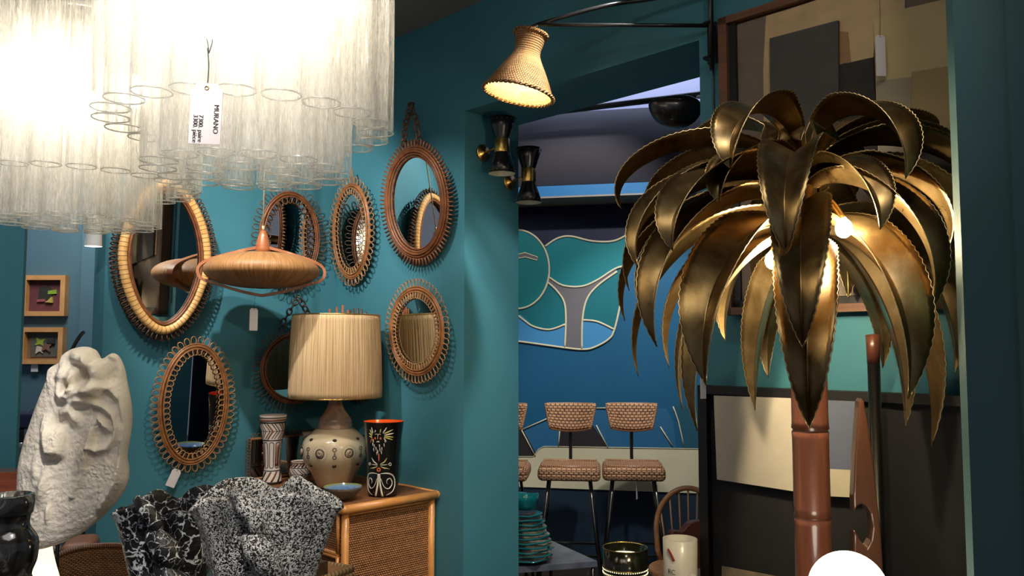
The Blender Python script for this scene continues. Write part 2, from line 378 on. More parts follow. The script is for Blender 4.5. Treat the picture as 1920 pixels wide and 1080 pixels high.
struct('wall_mural_upper', MB().box(ml, mr, -.02, .0, z2, 3.9), LIL, MW.o, MW.rz)
a1 = at(1080, 205, 5.05); a2 = at(1230, 187, 4.9)
tag(MB().tube([a1+(a1-a2)*.6, a2+(a2-a1)*.9], .02, seg=8).build('ceiling_rail', BLACKM), 'black round rail running across under the lilac ceiling beyond the doorway', 'rail')
LIL = m_wall('pale_lilac_ceiling_paint', srgb(190, 192, 226))
struct('wall_mural_room_right', MB().box(3.2, 3.3, 2.5, 8, 0, 3.9), NAVY)
struct('ceiling_mural_room', MB().box(-1.5, 3.3, WB.world(xr, 0, 0).y+.6, 6.8, 3.75, 3.85), LIL)
# ------------------------------------------------------------------ rattan mirrors
def oval(a, b, n=96, p=2.0, pinch=0):
    out = []
    for i in range(n):
        t = 2*PI*i/n; c, s_ = math.cos(t), math.sin(t)
        x = a*math.copysign(abs(c)**(2/p), c); z = b*math.copysign(abs(s_)**(2/p), s_)
        if pinch: x *= 1-pinch*max(0, -z/b)**1.5
        out.append(Vector((x, 0, z)))
    return out
def resample(P, n):
    m = len(P); L = [0]
    for i in range(m): L.append(L[-1]+(P[(i+1) % m]-P[i]).length)
    out = []; j = 0
    for k in range(n):
        d = L[-1]*k/n
        while L[j+1] < d: j += 1
        t = (d-L[j])/max(1e-9, L[j+1]-L[j]); a, b = P[j % m], P[(j+1) % m]
        out.append((a.lerp(b, t), (b-a).normalized()))
    return out
def ring(mb, P, r, y, seg=8, flat=1): mb.tube([p+Vector((0, y, 0)) for p in P], r, True, seg, flat)
def loops(mb, P, n, h, wd, r, y, inward=False, tilt=.0, phase=0, coil=0):
    for p, t in resample(P, n):
        nn = Vector((t.z, 0, -t.x))
        if nn.dot(p) < 0: nn = -nn
        if inward: nn = -nn
        q = []
        for k in range(11):
            a = -PI*.82+2*PI*.82*k/10
            s_ = math.sin(a)*wd; o_ = h*.5+math.cos(a)*h*.5
            q.append(p+nn*o_+t*s_+Vector((0, y+coil*s_*2-tilt*o_, 0)))
        mb.tube(q, r, False, 5, cap=False)
def pegs(mb, P, n, l0, l1, wd, th, y, tilt=0):
    for p, t in resample(P, n):
        nn = Vector((t.z, 0, -t.x))
        if nn.dot(p) < 0: nn = -nn
        mb.tube([p+nn*l0+Vector((0, y, 0)), p+nn*l1+Vector((0, y-tilt, 0))], wd, False, 6, th)
def mirror_base(fr, px, py, hw, hh, label, off=.035, tilt=2.0, yaw=0):
    xa_, _ = fr.loc(px-hw, py, off); xb_, _ = fr.loc(px+hw, py, off)
    zc_ = fr.loc(px, py, off)[1]; zt_ = fr.loc(px, py-hh, off)[1]; zb_ = fr.loc(px, py+hh, off)[1]
    xc_ = fr.loc(px, py, off)[0]
    a = abs(xb_-xa_)/2; b = abs(zt_-zb_)/2
    t = thing('wall_mirror', label, 'mirror', fr.world((xa_+xb_)/2, off, (zt_+zb_)/2), fr.rz+R(yaw), None, R(tilt))
    return t, a, b
def glass(P, t, th=.006):
    MB().prism([(p.x, p.z) for p in P], -.004, .002).build('mirror_glass', MIRROR, t)
    MB().prism([(p.x*1.02, p.z*1.02) for p in P], .0025, .012).build('backing_board', RATK, t)
def inset(a, b, d, **k): return oval(a-d, b-d, **k)
def m_big():
    t, a, b = mirror_base(WA, 305, 482, 100, 158, 'large pointed oval mirror in honey coloured wrapped cane frame', .085, 1.5)
    t['label'] = 'largest mirror, pointed oval in a honey coloured wrapped cane frame with dark coils'
    k = dict(p=1.75)
    P = oval(a-.075, b-.075, **k); glass(P, t)
    m = MB(); ring(m, oval(a-.052, b-.052, 128, 1.75), .021, -.012, 12); m.build('wrapped_cane_ring', HONEY, t)
    m = MB(); ring(m, oval(a-.078, b-.078, 128, 1.75), .007, -.02); ring(m, oval(a-.087, b-.087, 128, 1.75), .005, -.012); m.build('inner_cane_ring', RATD, t)
    m = MB(); loops(m, oval(a-.034, b-.034, 128, 1.75), 88, .036, .008, .0032, -.008, coil=.6); loops(m, oval(a-.034, b-.034, 128, 1.75), 88, .03, .008, .003, .016, coil=-.6); m.build('coil_trim', RATK, t)
def m_loop(fr, px, py, hw, hh, label, n, tilt, dark, inner=True, p=2.0, hook=None, off=.05, dd=.050, yaw=0):
    t, a, b = mirror_base(fr, px, py, hw, hh, label, off, tilt, yaw)
    d = dd
    glass(oval(a-d-.012, b-d-.012, p=p), t)
    rm, lm = (RATD, LOOPD) if dark else (RATM, LOOPM)
    m = MB(); ring(m, oval(a-d, b-d, 112, p), .0085, -.006); ring(m, oval(a-d-.013, b-d-.013, 112, p), .0045, -.012); ring(m, oval(a-d+.011, b-d+.011, 112, p), .004, -.009)
    m.build('cane_frame', rm, t)
    m = MB(); loops(m, oval(a-d+.008, b-d+.008, p=p), n, d*.86, .0135, .0027, -.008); m.build('outer_loop_trim', lm, t)
    if inner: m = MB(); loops(m, oval(a-d-.01, b-d-.01, p=p), n, d*.72, .0135, .0027, -.014, True); m.build('inner_loop_trim', lm, t)
    return t, a, b
def chain(t, pts, m, r=.012, wire=.0035, y=-.01):
    c = MB(); P = [Vector((x, y, z)) for x, z in pts]
    L = sum((P[i+1]-P[i]).length for i in range(len(P)-1)); n = max(2, int(L/(r*1.5)))
    for k in range(n+1):
        d = L*k/n; i = 0
        while i < len(P)-2 and d > (P[i+1]-P[i]).length: d -= (P[i+1]-P[i]).length; i += 1
        tt = (P[i+1]-P[i]).normalized(); q = P[i]+tt*d; nn = Vector((tt.z, 0, -tt.x)) if k % 2 else Vector((tt.z*.45, .9, -tt.x*.45))
        c.tube([q+tt*(math.cos(s)*r)+nn*(math.sin(s)*r*.75) for s in [2*PI*j/12 for j in range(12)]], wire, True, 5)
    return c.build('chain', m, t)
m_big()
t, a, b = m_loop(WA, 360, 758, 80, 127, 'low oval mirror in double loop cane frame with a paper tag hanging below', 50, 2.5, False, dd=.046, yaw=2)
t, a, b = m_loop(WA, 540, 447, 70, 102, 'oval mirror in open looped cane frame hanging behind the saucer shaped pendant lamp', 34, 2, True, dd=.055)
t, a, b = m_loop(WA, 550, 690, 79, 84, 'dark round mirror with cane loops on a ring chain, half behind the raffia lamp shade', 30, 2, True, inner=False, dd=.06)
chain(t, [(-.10, b-.02), (-.02, b+.11), (.0, b+.13), (.03, b+.10), (.09, b)], pm('dark_cane_chain', srgb(60, 48, 42), .3), .019, .005)
m = MB().ball((0, .0, b+.145), .008); m.build('hook', BLACKM, t)
# wall B
t, a, b = mirror_base(WB, 785, 381, 61, 117, 'oval mirror ringed with flat brown cane pegs, hanging from a dark chain', .06, 6, 5)
glass(oval(a-.085, b-.085), t)
m = MB()
for d, r_, y in ((.034, .006, -.010), (.046, .006, -.016), (.058, .007, -.02), (.070, .006, -.016), (.083, .005, -.010)): ring(m, oval(a-d, b-d, 112), r_, y)
m.build('cane_ring', RATD, t)
m = MB(); pegs(m, oval(a-.046, b-.046), 80, 0, .046, .0072, .6, -.010); m.build('outer_peg_trim', RATD, t)
m = MB(); pegs(m, oval(a-.086, b-.086), 70, 0, .03, .005, .7, -.006, -.0); m.build('inner_peg_trim', RATM, t)
chain(t, [(-.055, b-.005), (-.035, b+.08), (.01, b+.165)], RATK, .017, .0055); chain(t, [(.05, b-.005), (.045, b+.08), (.012, b+.165)], RATK, .017, .0055)
MB().ball((.011, .01, b+.18), .008).build('hook', BLACKM, t)
t, a, b = m_loop(WB, 662, 434, 42, 102, 'narrow oval cane mirror with double loops, between the saucer pendant and the chained mirror', 46, 2, False, dd=.05)
MB().tube([(-.012, 0, b-.03), (-.012, 0, b+.02), (0, 0, b+.05), (.012, 0, b+.02), (.012, 0, b-.03)], .004).build('hanging_loop', RATM, t)
t, a, b = m_loop(WB, 785, 621, 60, 98, 'oval mirror with tight cane loops reflecting the raffia shade, below the chained mirror', 56, 2, False)
# dark spiky mirror behind the lamp shade
t, a, b = mirror_base(WB, 673, 668, 44, 92, 'dark spiky twig framed mirror almost hidden behind the raffia lamp shade', .03, 2)
glass(oval(a-.11, b-.11), t)
m = MB(); ring(m, oval(a-.10, b-.10), .010, -.01); ring(m, oval(a-.085, b-.085), .007, -.006); m.build('cane_ring', RATK, t)
m = MB(); pegs(m, oval(a-.09, b-.09), 46, 0, .085, .006, .8, -.010, .0); loops(m, oval(a-.09, b-.09), 46, .06, .010, .003, -.012); m.build('spike_trim', RATK, t)
# rectangular loop framed mirror standing on the chest against the left wall
x0, zt_ = WA.loc(468, 820, .03); x1 = ac-.06; zb_ = .80
t = thing('table_mirror', 'rectangular cane loop mirror standing on the chest in the corner behind the patterned vase', 'mirror', WA.world((x0+x1)/2, .035, zb_+.012), WA.rz, None, R(0))
hw_ = (x1-x0)/2; hh_ = zt_-zb_-.02
MB().box(-hw_, hw_, -.004, .002, .01, hh_).build('mirror_glass', MIRROR, t); MB().box(-hw_, hw_, .0025, .012, 0, hh_).build('backing_board', RATK, t)
rect = [Vector(p) for p in ((-hw_, 0, 0), (-hw_, 0, hh_), (hw_, 0, hh_), (hw_, 0, 0))]
m = MB(); ring(m, rect, .007, -.008); m.build('cane_frame', RATM, t)
m = MB()
for i in range(14): 
    z = hh_*(i+.5)/14
    for sx in (-1, 1): m.tube([(sx*hw_+sx*.022*(1-math.cos(s))/2*1.2, -.01, z+.009*math.sin(s)) for s in [2*PI*j/10 for j in range(10)]], .0022, True, 5)
for i in range(26):
    x = -hw_+2*hw_*(i+.5)/26; m.tube([(x+.009*math.sin(s), -.01, hh_+.022*(1-math.cos(s))/2*1.2) for s in [2*PI*j/10 for j in range(10)]], .0022, True, 5)
m.build('loop_trim', LOOPD, t)
# ------------------------------------------------------------------ tags
def price_tag(label, top, wd, ht, rz, string_top, m=PAPER, tiltx=0, group=None, ry=0, yy=0):
    t = thing('price_tag', label, 'tag', top, rz, group, tiltx, ry)
    MB().prism([(-wd*.32, 0), (wd*.32, 0), (wd*.5, -wd*.25), (wd*.5, -ht), (-wd*.5, -ht), (-wd*.5, -wd*.25)], -.0008, .0008).build('card', m, t)
    MB().tube([(math.cos(s)*wd*.06, -.001, -wd*.16+math.sin(s)*wd*.06) for s in [2*PI*j/10 for j in range(10)]], wd*.02, True, 5).build('eyelet', BRASS, t)
    inv = t.matrix_basis.inverted() if False else (Matrix.Translation(t.location) @ t.rotation_euler.to_matrix().to_4x4()).inverted()
    e = inv @ Vector(string_top); MB().tube(smoothline([(0, 0, -wd*.16), (e*.5)+Vector((.002, 0, 0)), e], 5), max(.0008, wd*.02), seg=5).build('string', WIRE, t)
    return t
# ------------------------------------------------------------------ wicker chest of drawers
FRONT = .53  # depth from the wall
Fp = at(650, 940, 3.6); xR_ = (Vector((-.73, 3.6, 0))-WB.o).dot(WB.u)
L_ = .86; D_ = .515; HT = .80
RP = m_weave('fine_woven_rattan_panel', srgb(84, 50, 28), srgb(178, 120, 72), .012, .010, .55, 1.0)
BAM = m_wood('golden_bamboo_pole', srgb(186, 120, 58), srgb(214, 152, 84), .35, (6, 6, 6), .3)
TOPW = m_weave('brown_woven_top', srgb(96, 58, 34), srgb(146, 96, 60), .011, .008, .5, .5)
chest = thing('chest_of_drawers', 'golden bamboo chest of drawers with woven rattan panels, standing in the corner', 'chest of drawers', WB.world(xR_-L_/2, .012+D_/2, 0), WB.rz)
hx, hy = L_/2, D_/2
MB().box(-hx+.02, hx-.02, -hy+.02, hy-.02, .06, HT-.03).build('body', RP, chest)
MB().box(-hx+.01, hx-.01, -hy+.01, hy-.01, HT-.035, HT-.004).build('top_panel', TOPW, chest)
m = MB()
for a_, b_ in (((-hx, -hy), (hx, -hy)), ((hx, -hy), (hx, hy)), ((hx, hy), (-hx, hy)), ((-hx, hy), (-hx, -hy))): m.tube([(a_[0], a_[1], HT-.02), (b_[0], b_[1], HT-.02)], .02, seg=12)
for sx in (-1, 1):
    for sy in (-1, 1): m.ball((sx*hx, sy*hy, HT-.02), .02)
m.build('top_rail', BAM, chest)
for sx in (-1, 1):
    for sy in (-1, 1): MB().tube([(sx*(hx-.016), sy*(hy-.016), 0), (sx*(hx-.016), sy*(hy-.016), HT-.03)], .017, seg=12).build('corner_post', BAM, chest)
for z, r in ((.08, .012), (HT-.045, .008)): MB().tube([(hx-.012, -hy+.03, z), (hx-.012, hy-.03, z)], r).build('side_rail', BAM, chest)
dh = .175
for i in range(4):
    z1_ = HT-.05-i*(dh+.004); z0_ = z1_-dh+.01
    d = MB().box(-hx+.045, hx-.045, -hy+.004, -hy+.02, z0_, z1_).build('drawer', RP, chest)
    m = MB()
    for z in (z0_, z1_): m.tube([(-hx+.04, -hy-.002, z), (hx-.04, -hy-.002, z)], .0085)
    for x in (-hx+.045, hx-.045): m.tube([(x, -hy-.002, z0_), (x, -hy-.002, z1_)], .0085)
    m.build('drawer_edging', BAM, d)
    for x in (-.24, .24): MB().lathe([(.006, 0), (.008, .012), (.017, .02), (.018, .028), (.010, .035), (0.0001, .036)], 16).build('knob', BAM, d, (x, -hy, (z0_+z1_)/2), (PI/2, 0, 0))
# ------------------------------------------------------------------ raffia lamp
def on_top(px, py, z):
    d = ray(px, py); return O+d*((z-1.5)/d.z)
RAF = m_streak('natural_raffia', srgb(146, 108, 66), srgb(214, 180, 134), srgb(240, 216, 176), 330, 2.0, .75, 1.0)
lp = Vector((-.876, 4.075, HT+.001))
lamp = thing('table_lamp', 'large table lamp with cream raffia drum shade and pale glazed ceramic base with bullseye rings', 'lamp', lp, R(12))
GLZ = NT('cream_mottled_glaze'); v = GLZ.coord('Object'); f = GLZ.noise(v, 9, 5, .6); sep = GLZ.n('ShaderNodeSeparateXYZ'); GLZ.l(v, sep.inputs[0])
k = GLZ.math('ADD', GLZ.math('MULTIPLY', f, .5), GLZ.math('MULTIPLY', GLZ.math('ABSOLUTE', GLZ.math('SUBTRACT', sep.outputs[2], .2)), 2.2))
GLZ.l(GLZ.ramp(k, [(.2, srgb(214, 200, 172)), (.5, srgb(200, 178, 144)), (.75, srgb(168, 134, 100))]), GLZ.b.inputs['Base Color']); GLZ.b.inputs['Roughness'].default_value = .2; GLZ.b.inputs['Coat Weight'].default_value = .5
def prof_r(prof, z):
    for i in range(len(prof)-1):
        if prof[i][1] <= z <= prof[i+1][1]:
            t_ = (z-prof[i][1])/(prof[i+1][1]-prof[i][1]+1e-9); return prof[i][0]+(prof[i+1][0]-prof[i][0])*t_
    return prof[-1][0]
pts = smoothline([(.075, 0, 0), (.085, 0, .012), (.112, 0, .07), (.150, 0, .135), (.158, 0, .18), (.150, 0, .225), (.118, 0, .262), (.090, 0, .285)], 5)
bp = [(p.x, p.z) for p in pts]
bp2 = [(.090, .285), (.083, .30), (.081, .325), (.070, .345), (.048, .375), (.034, .41), (.030, .50)]
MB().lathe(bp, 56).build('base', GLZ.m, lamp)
MB().lathe([(q_.x, q_.z) for q_ in smoothline([(x, 0, z) for x, z in bp2], 4)], 40).build('neck', pm('brown_grey_glazed_stoneware', srgb(150, 122, 104), .22, var=.3, scale=14, coat=.5), lamp)
def surf(prof, th, z, off=.0):
    r = prof_r(prof, z)+off; return Vector((r*math.sin(th), -r*math.cos(th), z))
DK = pm('dark_incised_glaze', srgb(44, 30, 24), .4)
dots = MB(); disc = MB()
def sring(mb, th, z, rad, wire, n=20, prof=bp):
    mb.tube([surf(prof, th+math.cos(a)*rad/prof_r(prof, z), z+math.sin(a)*rad, .001) for a in [2*PI*i/n for i in range(n)]], wire, True, 5)
for i in range(7):
    th = R(i*360/7+25.7)
    dk = MB(); sring(dk, th, .178, .021, .0022); dk.build('incised_ring', DK, lamp); sring(disc, th, .178, .008, .008)
    for j in range(22):
        a = 2*PI*j/22; p = surf(bp, th+math.cos(a)*.036/.155, .178+math.sin(a)*.036, .0); dots.ball(p, .0019, seg=6, rings=4)
    th2 = R(i*360/7)
    for z, r_ in ((.196, .0085), (.160, .0085)): dk = MB(); sring(dk, th2, z, r_, .0018, 12); dk.build('incised_ring', DK, lamp)
    for z in (.238, .118):
        p = surf(bp, th2, z, -.003); MB().ball(p, .011, 1, 1, .75, 10, 6).build('pierced_hole', DK, lamp)
    dots.ball(surf(bp, th2, .178), .005, seg=8, rings=5)
dots.build('raised_dots', pm('ochre_slip_dots', srgb(120, 92, 66), .4), lamp); disc.build('bullseye', pm('rose_grey_glaze', srgb(170, 146, 130), .3), lamp)
rs = random.Random(3)
rows = []
SZ0 = .435; SZ1 = .845
nn_ = 700
for i in range(14):
    z = SZ0+(SZ1-SZ0)*i/13; rr_ = .232-.018*(i/13)**1.3-.004*(1-i/13)**3; row = []
    for k_ in range(nn_):
        th = 2*PI*k_/nn_; jz = 0
        d = .0012*noise.noise(Vector((th*30, z*2.2, 1)))+.0022*noise.noise(Vector((th*120, z*3.5, 5)))
        row.append(((rr_+d)*math.cos(th), (rr_+d)*math.sin(th), z+(.004*noise.noise(Vector((th*40, 3, i))) if i in (0,) else 0)))
    rows.append(row)
sh = MB(); sh.grid(rows, True, lambda i, k_: (2*PI*k_/nn_*.225, i*.03))
o = sh.build('shade', RAF, lamp); so = o.modifiers.new('thick', 'SOLIDIFY'); so.thickness = .004; so.offset = -1
m = MB()
for z, r_ in ((SZ0+.003, .226), (SZ1-.003, .213)): m.tube([(r_*math.cos(a), r_*math.sin(a), z) for a in [2*PI*i/48 for i in range(48)]], .0035, True, 6)
for a in (0, 2*PI/3, 4*PI/3): m.tube([(0, 0, SZ1-.01), (.213*math.cos(a), .213*math.sin(a), SZ1-.003)], .002, seg=5)
m.tube([(0, 0, .49), (0, 0, SZ1-.01)], .004); m.build('shade_carrier', BRASS, lamp)
for dx, h_ in ((-.035, .03), (0, .04), (.03, .05), (.055, .025)):
    MB().tube([(dx, .04, SZ1-.03), (dx, .04, SZ1+h_)], .006, seg=6).build('raffia_end', pm('raffia_end', srgb(190, 120, 80), .6), lamp)
# ------------------------------------------------------------------ tall black vase with orange inside
vp = Vector((-.602, 3.862, HT+.001))
va = thing('vase', 'tall black tapered vase painted with a crowned bearded figure, bright orange inside', 'vase', vp, R(-8))
vpf = [(.066, 0), (.070, .006), (.072, .06), (.076, .16), (.084, .26), (.094, .335)]
MB().lathe([(.001, .0)]+vpf+[(.0955, .338)], 56, mod=lambda a, z, r, i: (r*math.cos(a), r*math.sin(a)*.86, z), cap=False).build('body', pm('satin_black_glaze', srgb(16, 15, 15), .3, coat=.3), va)
MB().lathe([(.001, .03), (.062, .03), (.07, .1), (.078, .25), (.0945, .3385)], 56, mod=lambda a, z, r, i: (r*math.cos(a), r*math.sin(a)*.86, z), cap=False).build('orange_lining', pm('orange_glaze', srgb(250, 96, 10), .25, coat=.5, var=.03), va)
WG = pm('white_slip', srgb(228, 222, 206), .5); YG = pm('yellow_slip', srgb(206, 196, 120), .5); OG = pm('coral_slip', srgb(228, 110, 66), .5)
st = {'w': MB(), 'y': MB(), 'o': MB()}
def stroke(key, pts, wd, taper=True):
    P = smoothline([(x, 0, z) for x, z in pts], 5); n = len(P); out = []
    for i, p in enumerate(P):
        r = prof_r(vpf, min(max(p.z, 0), .334)); th = (p.x)/r
        out.append(Vector(((r+.0006)*math.sin(th), -(r+.0006)*.86*math.cos(th)-.0004, p.z)))
    t_ = [i/(n-1) for i in range(n)]
    st[key].tube(out, [max(.0006, wd*(math.sin(PI*min(1, .12+q*.85)) if taper else 1)) for q in t_], seg=6, flat=.3, up=(0, -1, 0))
S = .00213  # metres per photo-crop step
def V(x, y): return ((x-1410)/6*.00253*1.0, (985-y)/6*.00253)
def vs_(key, pts, wd, taper=True): stroke(key, [V(*p) for p in pts], wd, taper)
for pts_, k_ in (([(1340, 300), (1325, 235)], 'w'), ([(1335, 320), (1300, 260)], 'y'), ([(1330, 330), (1285, 300)], 'y'), ([(1330, 345), (1285, 335)], 'y'), ([(1330, 350), (1300, 410)], 'o'),
                 ([(1455, 300), (1500, 235)], 'w'), ([(1465, 305), (1575, 260)], 'y'), ([(1470, 320), (1585, 300)], 'w'), ([(1470, 330), (1580, 345)], 'y'), ([(1465, 340), (1570, 375)], 'y'), ([(1465, 350), (1495, 395)], 'w'), ([(1425, 295), (1435, 250)], 'y'), ([(1365, 290), (1375, 262)], 'w')):
    vs_(k_, pts_, .0035)
for x, y in ((1335, 425), (1355, 440), (1345, 480), (1375, 470), (1395, 500), (1385, 520), (1415, 440), (1420, 480), (1440, 470), (1435, 510), (1465, 430), (1475, 385), (1340, 385)): vs_('w', [(x, y-22), (x+4, y+18)], .0026)
vs_('w', [(1365, 312), (1390, 305), (1400, 320), (1398, 360)], .0014, False); vs_('w', [(1435, 312), (1412, 306), (1402, 320)], .0014, False)
for x in (1368, 1430): vs_('o', [(x-8, 356), (x+8, 356)], .0055, False)
vs_('w', [(1385, 395), (1400, 388), (1415, 395)], .003, False); vs_('o', [(1408, 520), (1408, 610)], .0038)
for s_ in (-1, 1):
    X = lambda x: 1408+s_*(x)
    vs_('w' if s_ < 0 else 'y', [(X(15), 635), (X(60), 610), (X(90), 565)], .0034); vs_('w', [(X(15), 645), (X(100), 640)], .0022); vs_('y', [(X(15), 655), (X(75), 690)], .0026); vs_('y', [(X(25), 665), (X(120), 690)], .0024)
    c = V(X(125), 638); stroke('w', [(c[0]+.006*math.cos(a), c[1]+.006*math.sin(a)) for a in [2*PI*i/10 for i in range(11)]], .0018, False)
    vs_('w', [(X(20), 738), (X(90), 735), (X(160), 765), (X(190), 850), (X(160), 930), (X(80), 972)], .0040); vs_('w', [(X(20), 790), (X(60), 880), (X(110), 900), (X(150), 850), (X(130), 795), (X(95), 800), (X(85), 835), (X(100), 850)], .0028)
    vs_('w', [(X(5), 740), (X(15), 860), (X(40), 985)], .0048, False)
    vs_('o', [(X(60), 940), (X(64), 940)], .002, False)
c = V(1406, 695); stroke('o', [(c[0]+.007*math.cos(a), c[1]+.007*math.sin(a)) for a in [2*PI*i/10 for i in range(11)]], .0035, False)
st['w'].build('white_figure_paint', WG, va); st['y'].build('yellow_figure_paint', YG, va); st['o'].build('coral_figure_paint', OG, va)
# ------------------------------------------------------------------ bowl
bw = Vector((-.765, 3.742, HT+.001))
t = thing('bowl', 'small rough grey bowl with green and blue glaze inside, on the chest by the lamp', 'bowl', bw)
MB().lathe([(.001, 0), (.034, 0), (.060, .018), (.082, .042), (.088, .056), (.0865, .058)], 48, cap=False).build('body', pm('rough_grey_stoneware', srgb(92, 84, 74), .85, var=.3, scale=60, bump=.8, bscale=150), t)
s = NT('green_blue_pooled_glaze'); v = s.coord('Object'); sep = s.n('ShaderNodeSeparateXYZ'); s.l(v, sep.inputs[0])
k = s.math('ADD', s.math('MULTIPLY', sep.outputs[2], 13), s.math('MULTIPLY', s.noise(s.coord('Object', (60, 60, 1)), 1, 3), .35))
s.l(s.ramp(k, [(.55, srgb(60, 110, 176)), (.80, srgb(130, 160, 190)), (.9, srgb(150, 156, 66)), (1, srgb(186, 190, 100))]), s.b.inputs['Base Color']); s.b.inputs['Roughness'].default_value = .15; s.b.inputs['Coat Weight'].default_value = .6
MB().lathe([(.001, .014), (.03, .016), (.055, .026), (.074, .042), (.0865, .058)], 48, cap=False).build('glazed_inside', s.m, t)
# ------------------------------------------------------------------ patterned vases and the white vase
CRM = pm('chalky_white_glaze', srgb(206, 196, 186), .45, var=.08); BRN = pm('rust_brown_glaze', srgb(128, 82, 62), .5); BLKG = pm('black_line_glaze', srgb(26, 18, 18), .5)
def patt(t, prof, zones, seg=40):
    bl = MB(); br = MB()
    def line(mb, pts, wd):
        pts = [(a[0]+(b[0]-a[0])*k/6, a[1]+(b[1]-a[1])*k/6) for a, b in zip(pts, pts[1:]) for k in range(6)]+[pts[-1]]
        mb.tube([surf(prof, a, z, -wd*.6) for a, z in pts], wd*1.5, seg=6)
    def band(mb, z, wd): mb.tube([surf(prof, 2*PI*i/40, z, -wd*.5) for i in range(40)], wd*1.15, True, 8)
    for kind, z0_, z1_, n in zones:
        if kind == 'band': band(bl, z0_, z1_)
        elif kind == 'brown': band(br, z0_, z1_)
        elif kind == 'chev':
            for i in range(n):
                a = 2*PI*i/n; zm = (z0_+z1_)/2; w_ = 2*PI/n
                line(bl, [(a, z0_), (a+w_*.8, zm), (a, z1_)], .0016)
                line(br if i % 2 else bl, [(a+w_*.4, z0_), (a+w_*1.2, zm), (a+w_*.4, z1_)], .0030 if i % 2 else .0015)
            band(bl, (z0_+z1_)/2, .0014)
        elif kind == 'slant':
            for i in range(n):
                a = 2*PI*i/n; line(bl if i % 2 else br, [(a, z0_), (a+2*PI/n*.9, z1_)], .0030)
                line(bl, [(a+.12, z0_), (a+.12+2*PI/n*.9, z1_)], .0012)
        elif kind == 'cols':
            for i in range(n):
                a = 2*PI*i/n; w_ = 2*PI/n*.34; zz = .010
                q = [(a-w_, z0_+zz)]+[(a-w_*math.cos(s), z1_-zz+math.sin(s)*zz) for s in [PI*j/6 for j in range(7)]]+[(a+w_, z0_+zz)]+[(a+w_*math.cos(s), z0_+zz-math.sin(s)*zz) for s in [PI*j/6 for j in range(7)]]
                line(bl, q+[q[0]], .0015)
                if i % 2: line(br, [(a, z0_+.012), (a, z1_-.012)], .005)
    bl.build('black_pattern', BLKG, t); br.build('brown_pattern', BRN, t)
tv = Vector((-1.216, 4.19, HT+.001))
t = thing('vase', 'slender waisted white vase with black and brown chevrons and stripes', 'vase', tv, R(10))
pf = [(.050, 0), (.047, .02), (.040, .06), (.0385, .10), (.042, .16), (.050, .22), (.060, .29), (.068, .338)]
pf = [(p.x, p.z) for p in smoothline([(a, 0, b) for a, b in pf], 4)]
MB().lathe([(.001, 0)]+pf+[(.066, .340), (.058, .29), (.03, .2), (.001, .19)], 48, cap=False).build('body', CRM, t)
patt(t, pf, [('band', .004, .004, 0), ('slant', .008, .058, 9), ('band', .062, .0025, 0), ('cols', .075, .205, 9), ('band', .215, .003, 0), ('chev', .222, .300, 10), ('band', .304, .004, 0), ('brown', .316, .005, 0), ('band', .327, .0022, 0)])
t = thing('pot', 'small rounded white pot with black chevrons, tucked behind the ceramic lamp base', 'pot', Vector((-1.075, 4.19, HT+.001)))
pf = [(p.x, p.z) for p in smoothline([(.036, 0, 0), (.046, 0, .02), (.054, 0, .045), (.050, 0, .075), (.042, 0, .095), (.045, 0, .108)], 4)]
MB().lathe([(.001, 0)]+pf+[(.042, .108), (.036, .09), (.001, .05)], 40, cap=False).build('body', CRM, t)
patt(t, pf, [('band', .012, .002, 0), ('chev', .018, .072, 9), ('band', .076, .002, 0), ('slant', .08, .095, 16), ('brown', .1, .003, 0)])
t = thing('vase', 'plain white flared vase standing at the back of the chest, behind the small patterned pot', 'vase', Vector((-1.045, 4.345, HT+.001)))
MB().lathe([(.001, 0), (.034, 0), (.036, .06), (.045, .14), (.060, .235), (.058, .235), (.04, .13), (.001, .1)], 40, mod=lambda a, z, r, i: (r*math.cos(a), r*math.sin(a)*.7, z), cap=False).build('body', pm('off_white_glaze', srgb(204, 192, 172), .4), t)
# ------------------------------------------------------------------ saucer pendant
pc = at(492, 508, 3.86)
pend = thing('pendant_lamp', 'saucer shaped raffia pendant lamp in a bentwood yoke, hanging before the mirrors', 'lamp', pc, R(14))
PR = m_streak('wound_raffia', srgb(110, 74, 40), srgb(160, 112, 64), srgb(196, 150, 98), 150, 2.2, .5, .6)
TK = m_wood('teak_wood', srgb(140, 80, 44), srgb(176, 108, 64), .4, (8, 8, 30))
rows = []
for i in range(25):
    t_ = -PI/2+PI*i/24; r = .265*max(.12, abs(math.cos(t_))**.85); z = (.088 if t_ > 0 else .082)*math.sin(t_)
    rows.append([((r+.0012*noise.noise(Vector((a*50, z*20, 0))))*math.cos(a), (r)*math.sin(a), z) for a in [2*PI*k/200 for k in range(200)]])
MB().grid(rows, True, lambda i, k: (2*PI*k/200*.25, i*.03)).build('shade', PR, pend)
def strip(mb, pts, wd, th):
    P = smoothline([(x, 0, z) for x, z in pts], 6); n = len(P); v = []
    for i, p in enumerate(P):
        t = (P[min(i+1, n-1)]-P[max(i-1, 0)]).normalized(); nn = Vector((t.z, 0, -t.x))
        for a, b in ((-1, -1), (1, -1), (1, 1), (-1, 1)): v.append(p+nn*th*a+Vector((0, wd*b, 0)))
    f = [(i*4+k, i*4+(k+1) % 4, i*4+4+(k+1) % 4, i*4+4+k) for i in range(n-1) for k in range(4)]
    mb.add(v, f, None, False)
m = MB()
for sx in (-1, 1): strip(m, [(sx*.018, .112), (sx*.10, .092), (sx*.22, .055), (sx*.275, .025), (sx*.288, -.01), (sx*.270, -.042), (sx*.22, -.06), (sx*.10, -.097), (0, -.118)], .017, .0065)
m.build('bentwood_yoke', TK, pend)
MB().lathe([(.036, .085), (.036, .105), (.030, .14), (.020, .175), (.012, .192), (.001, .196)], 24).build('canopy_cone', TK, pend)
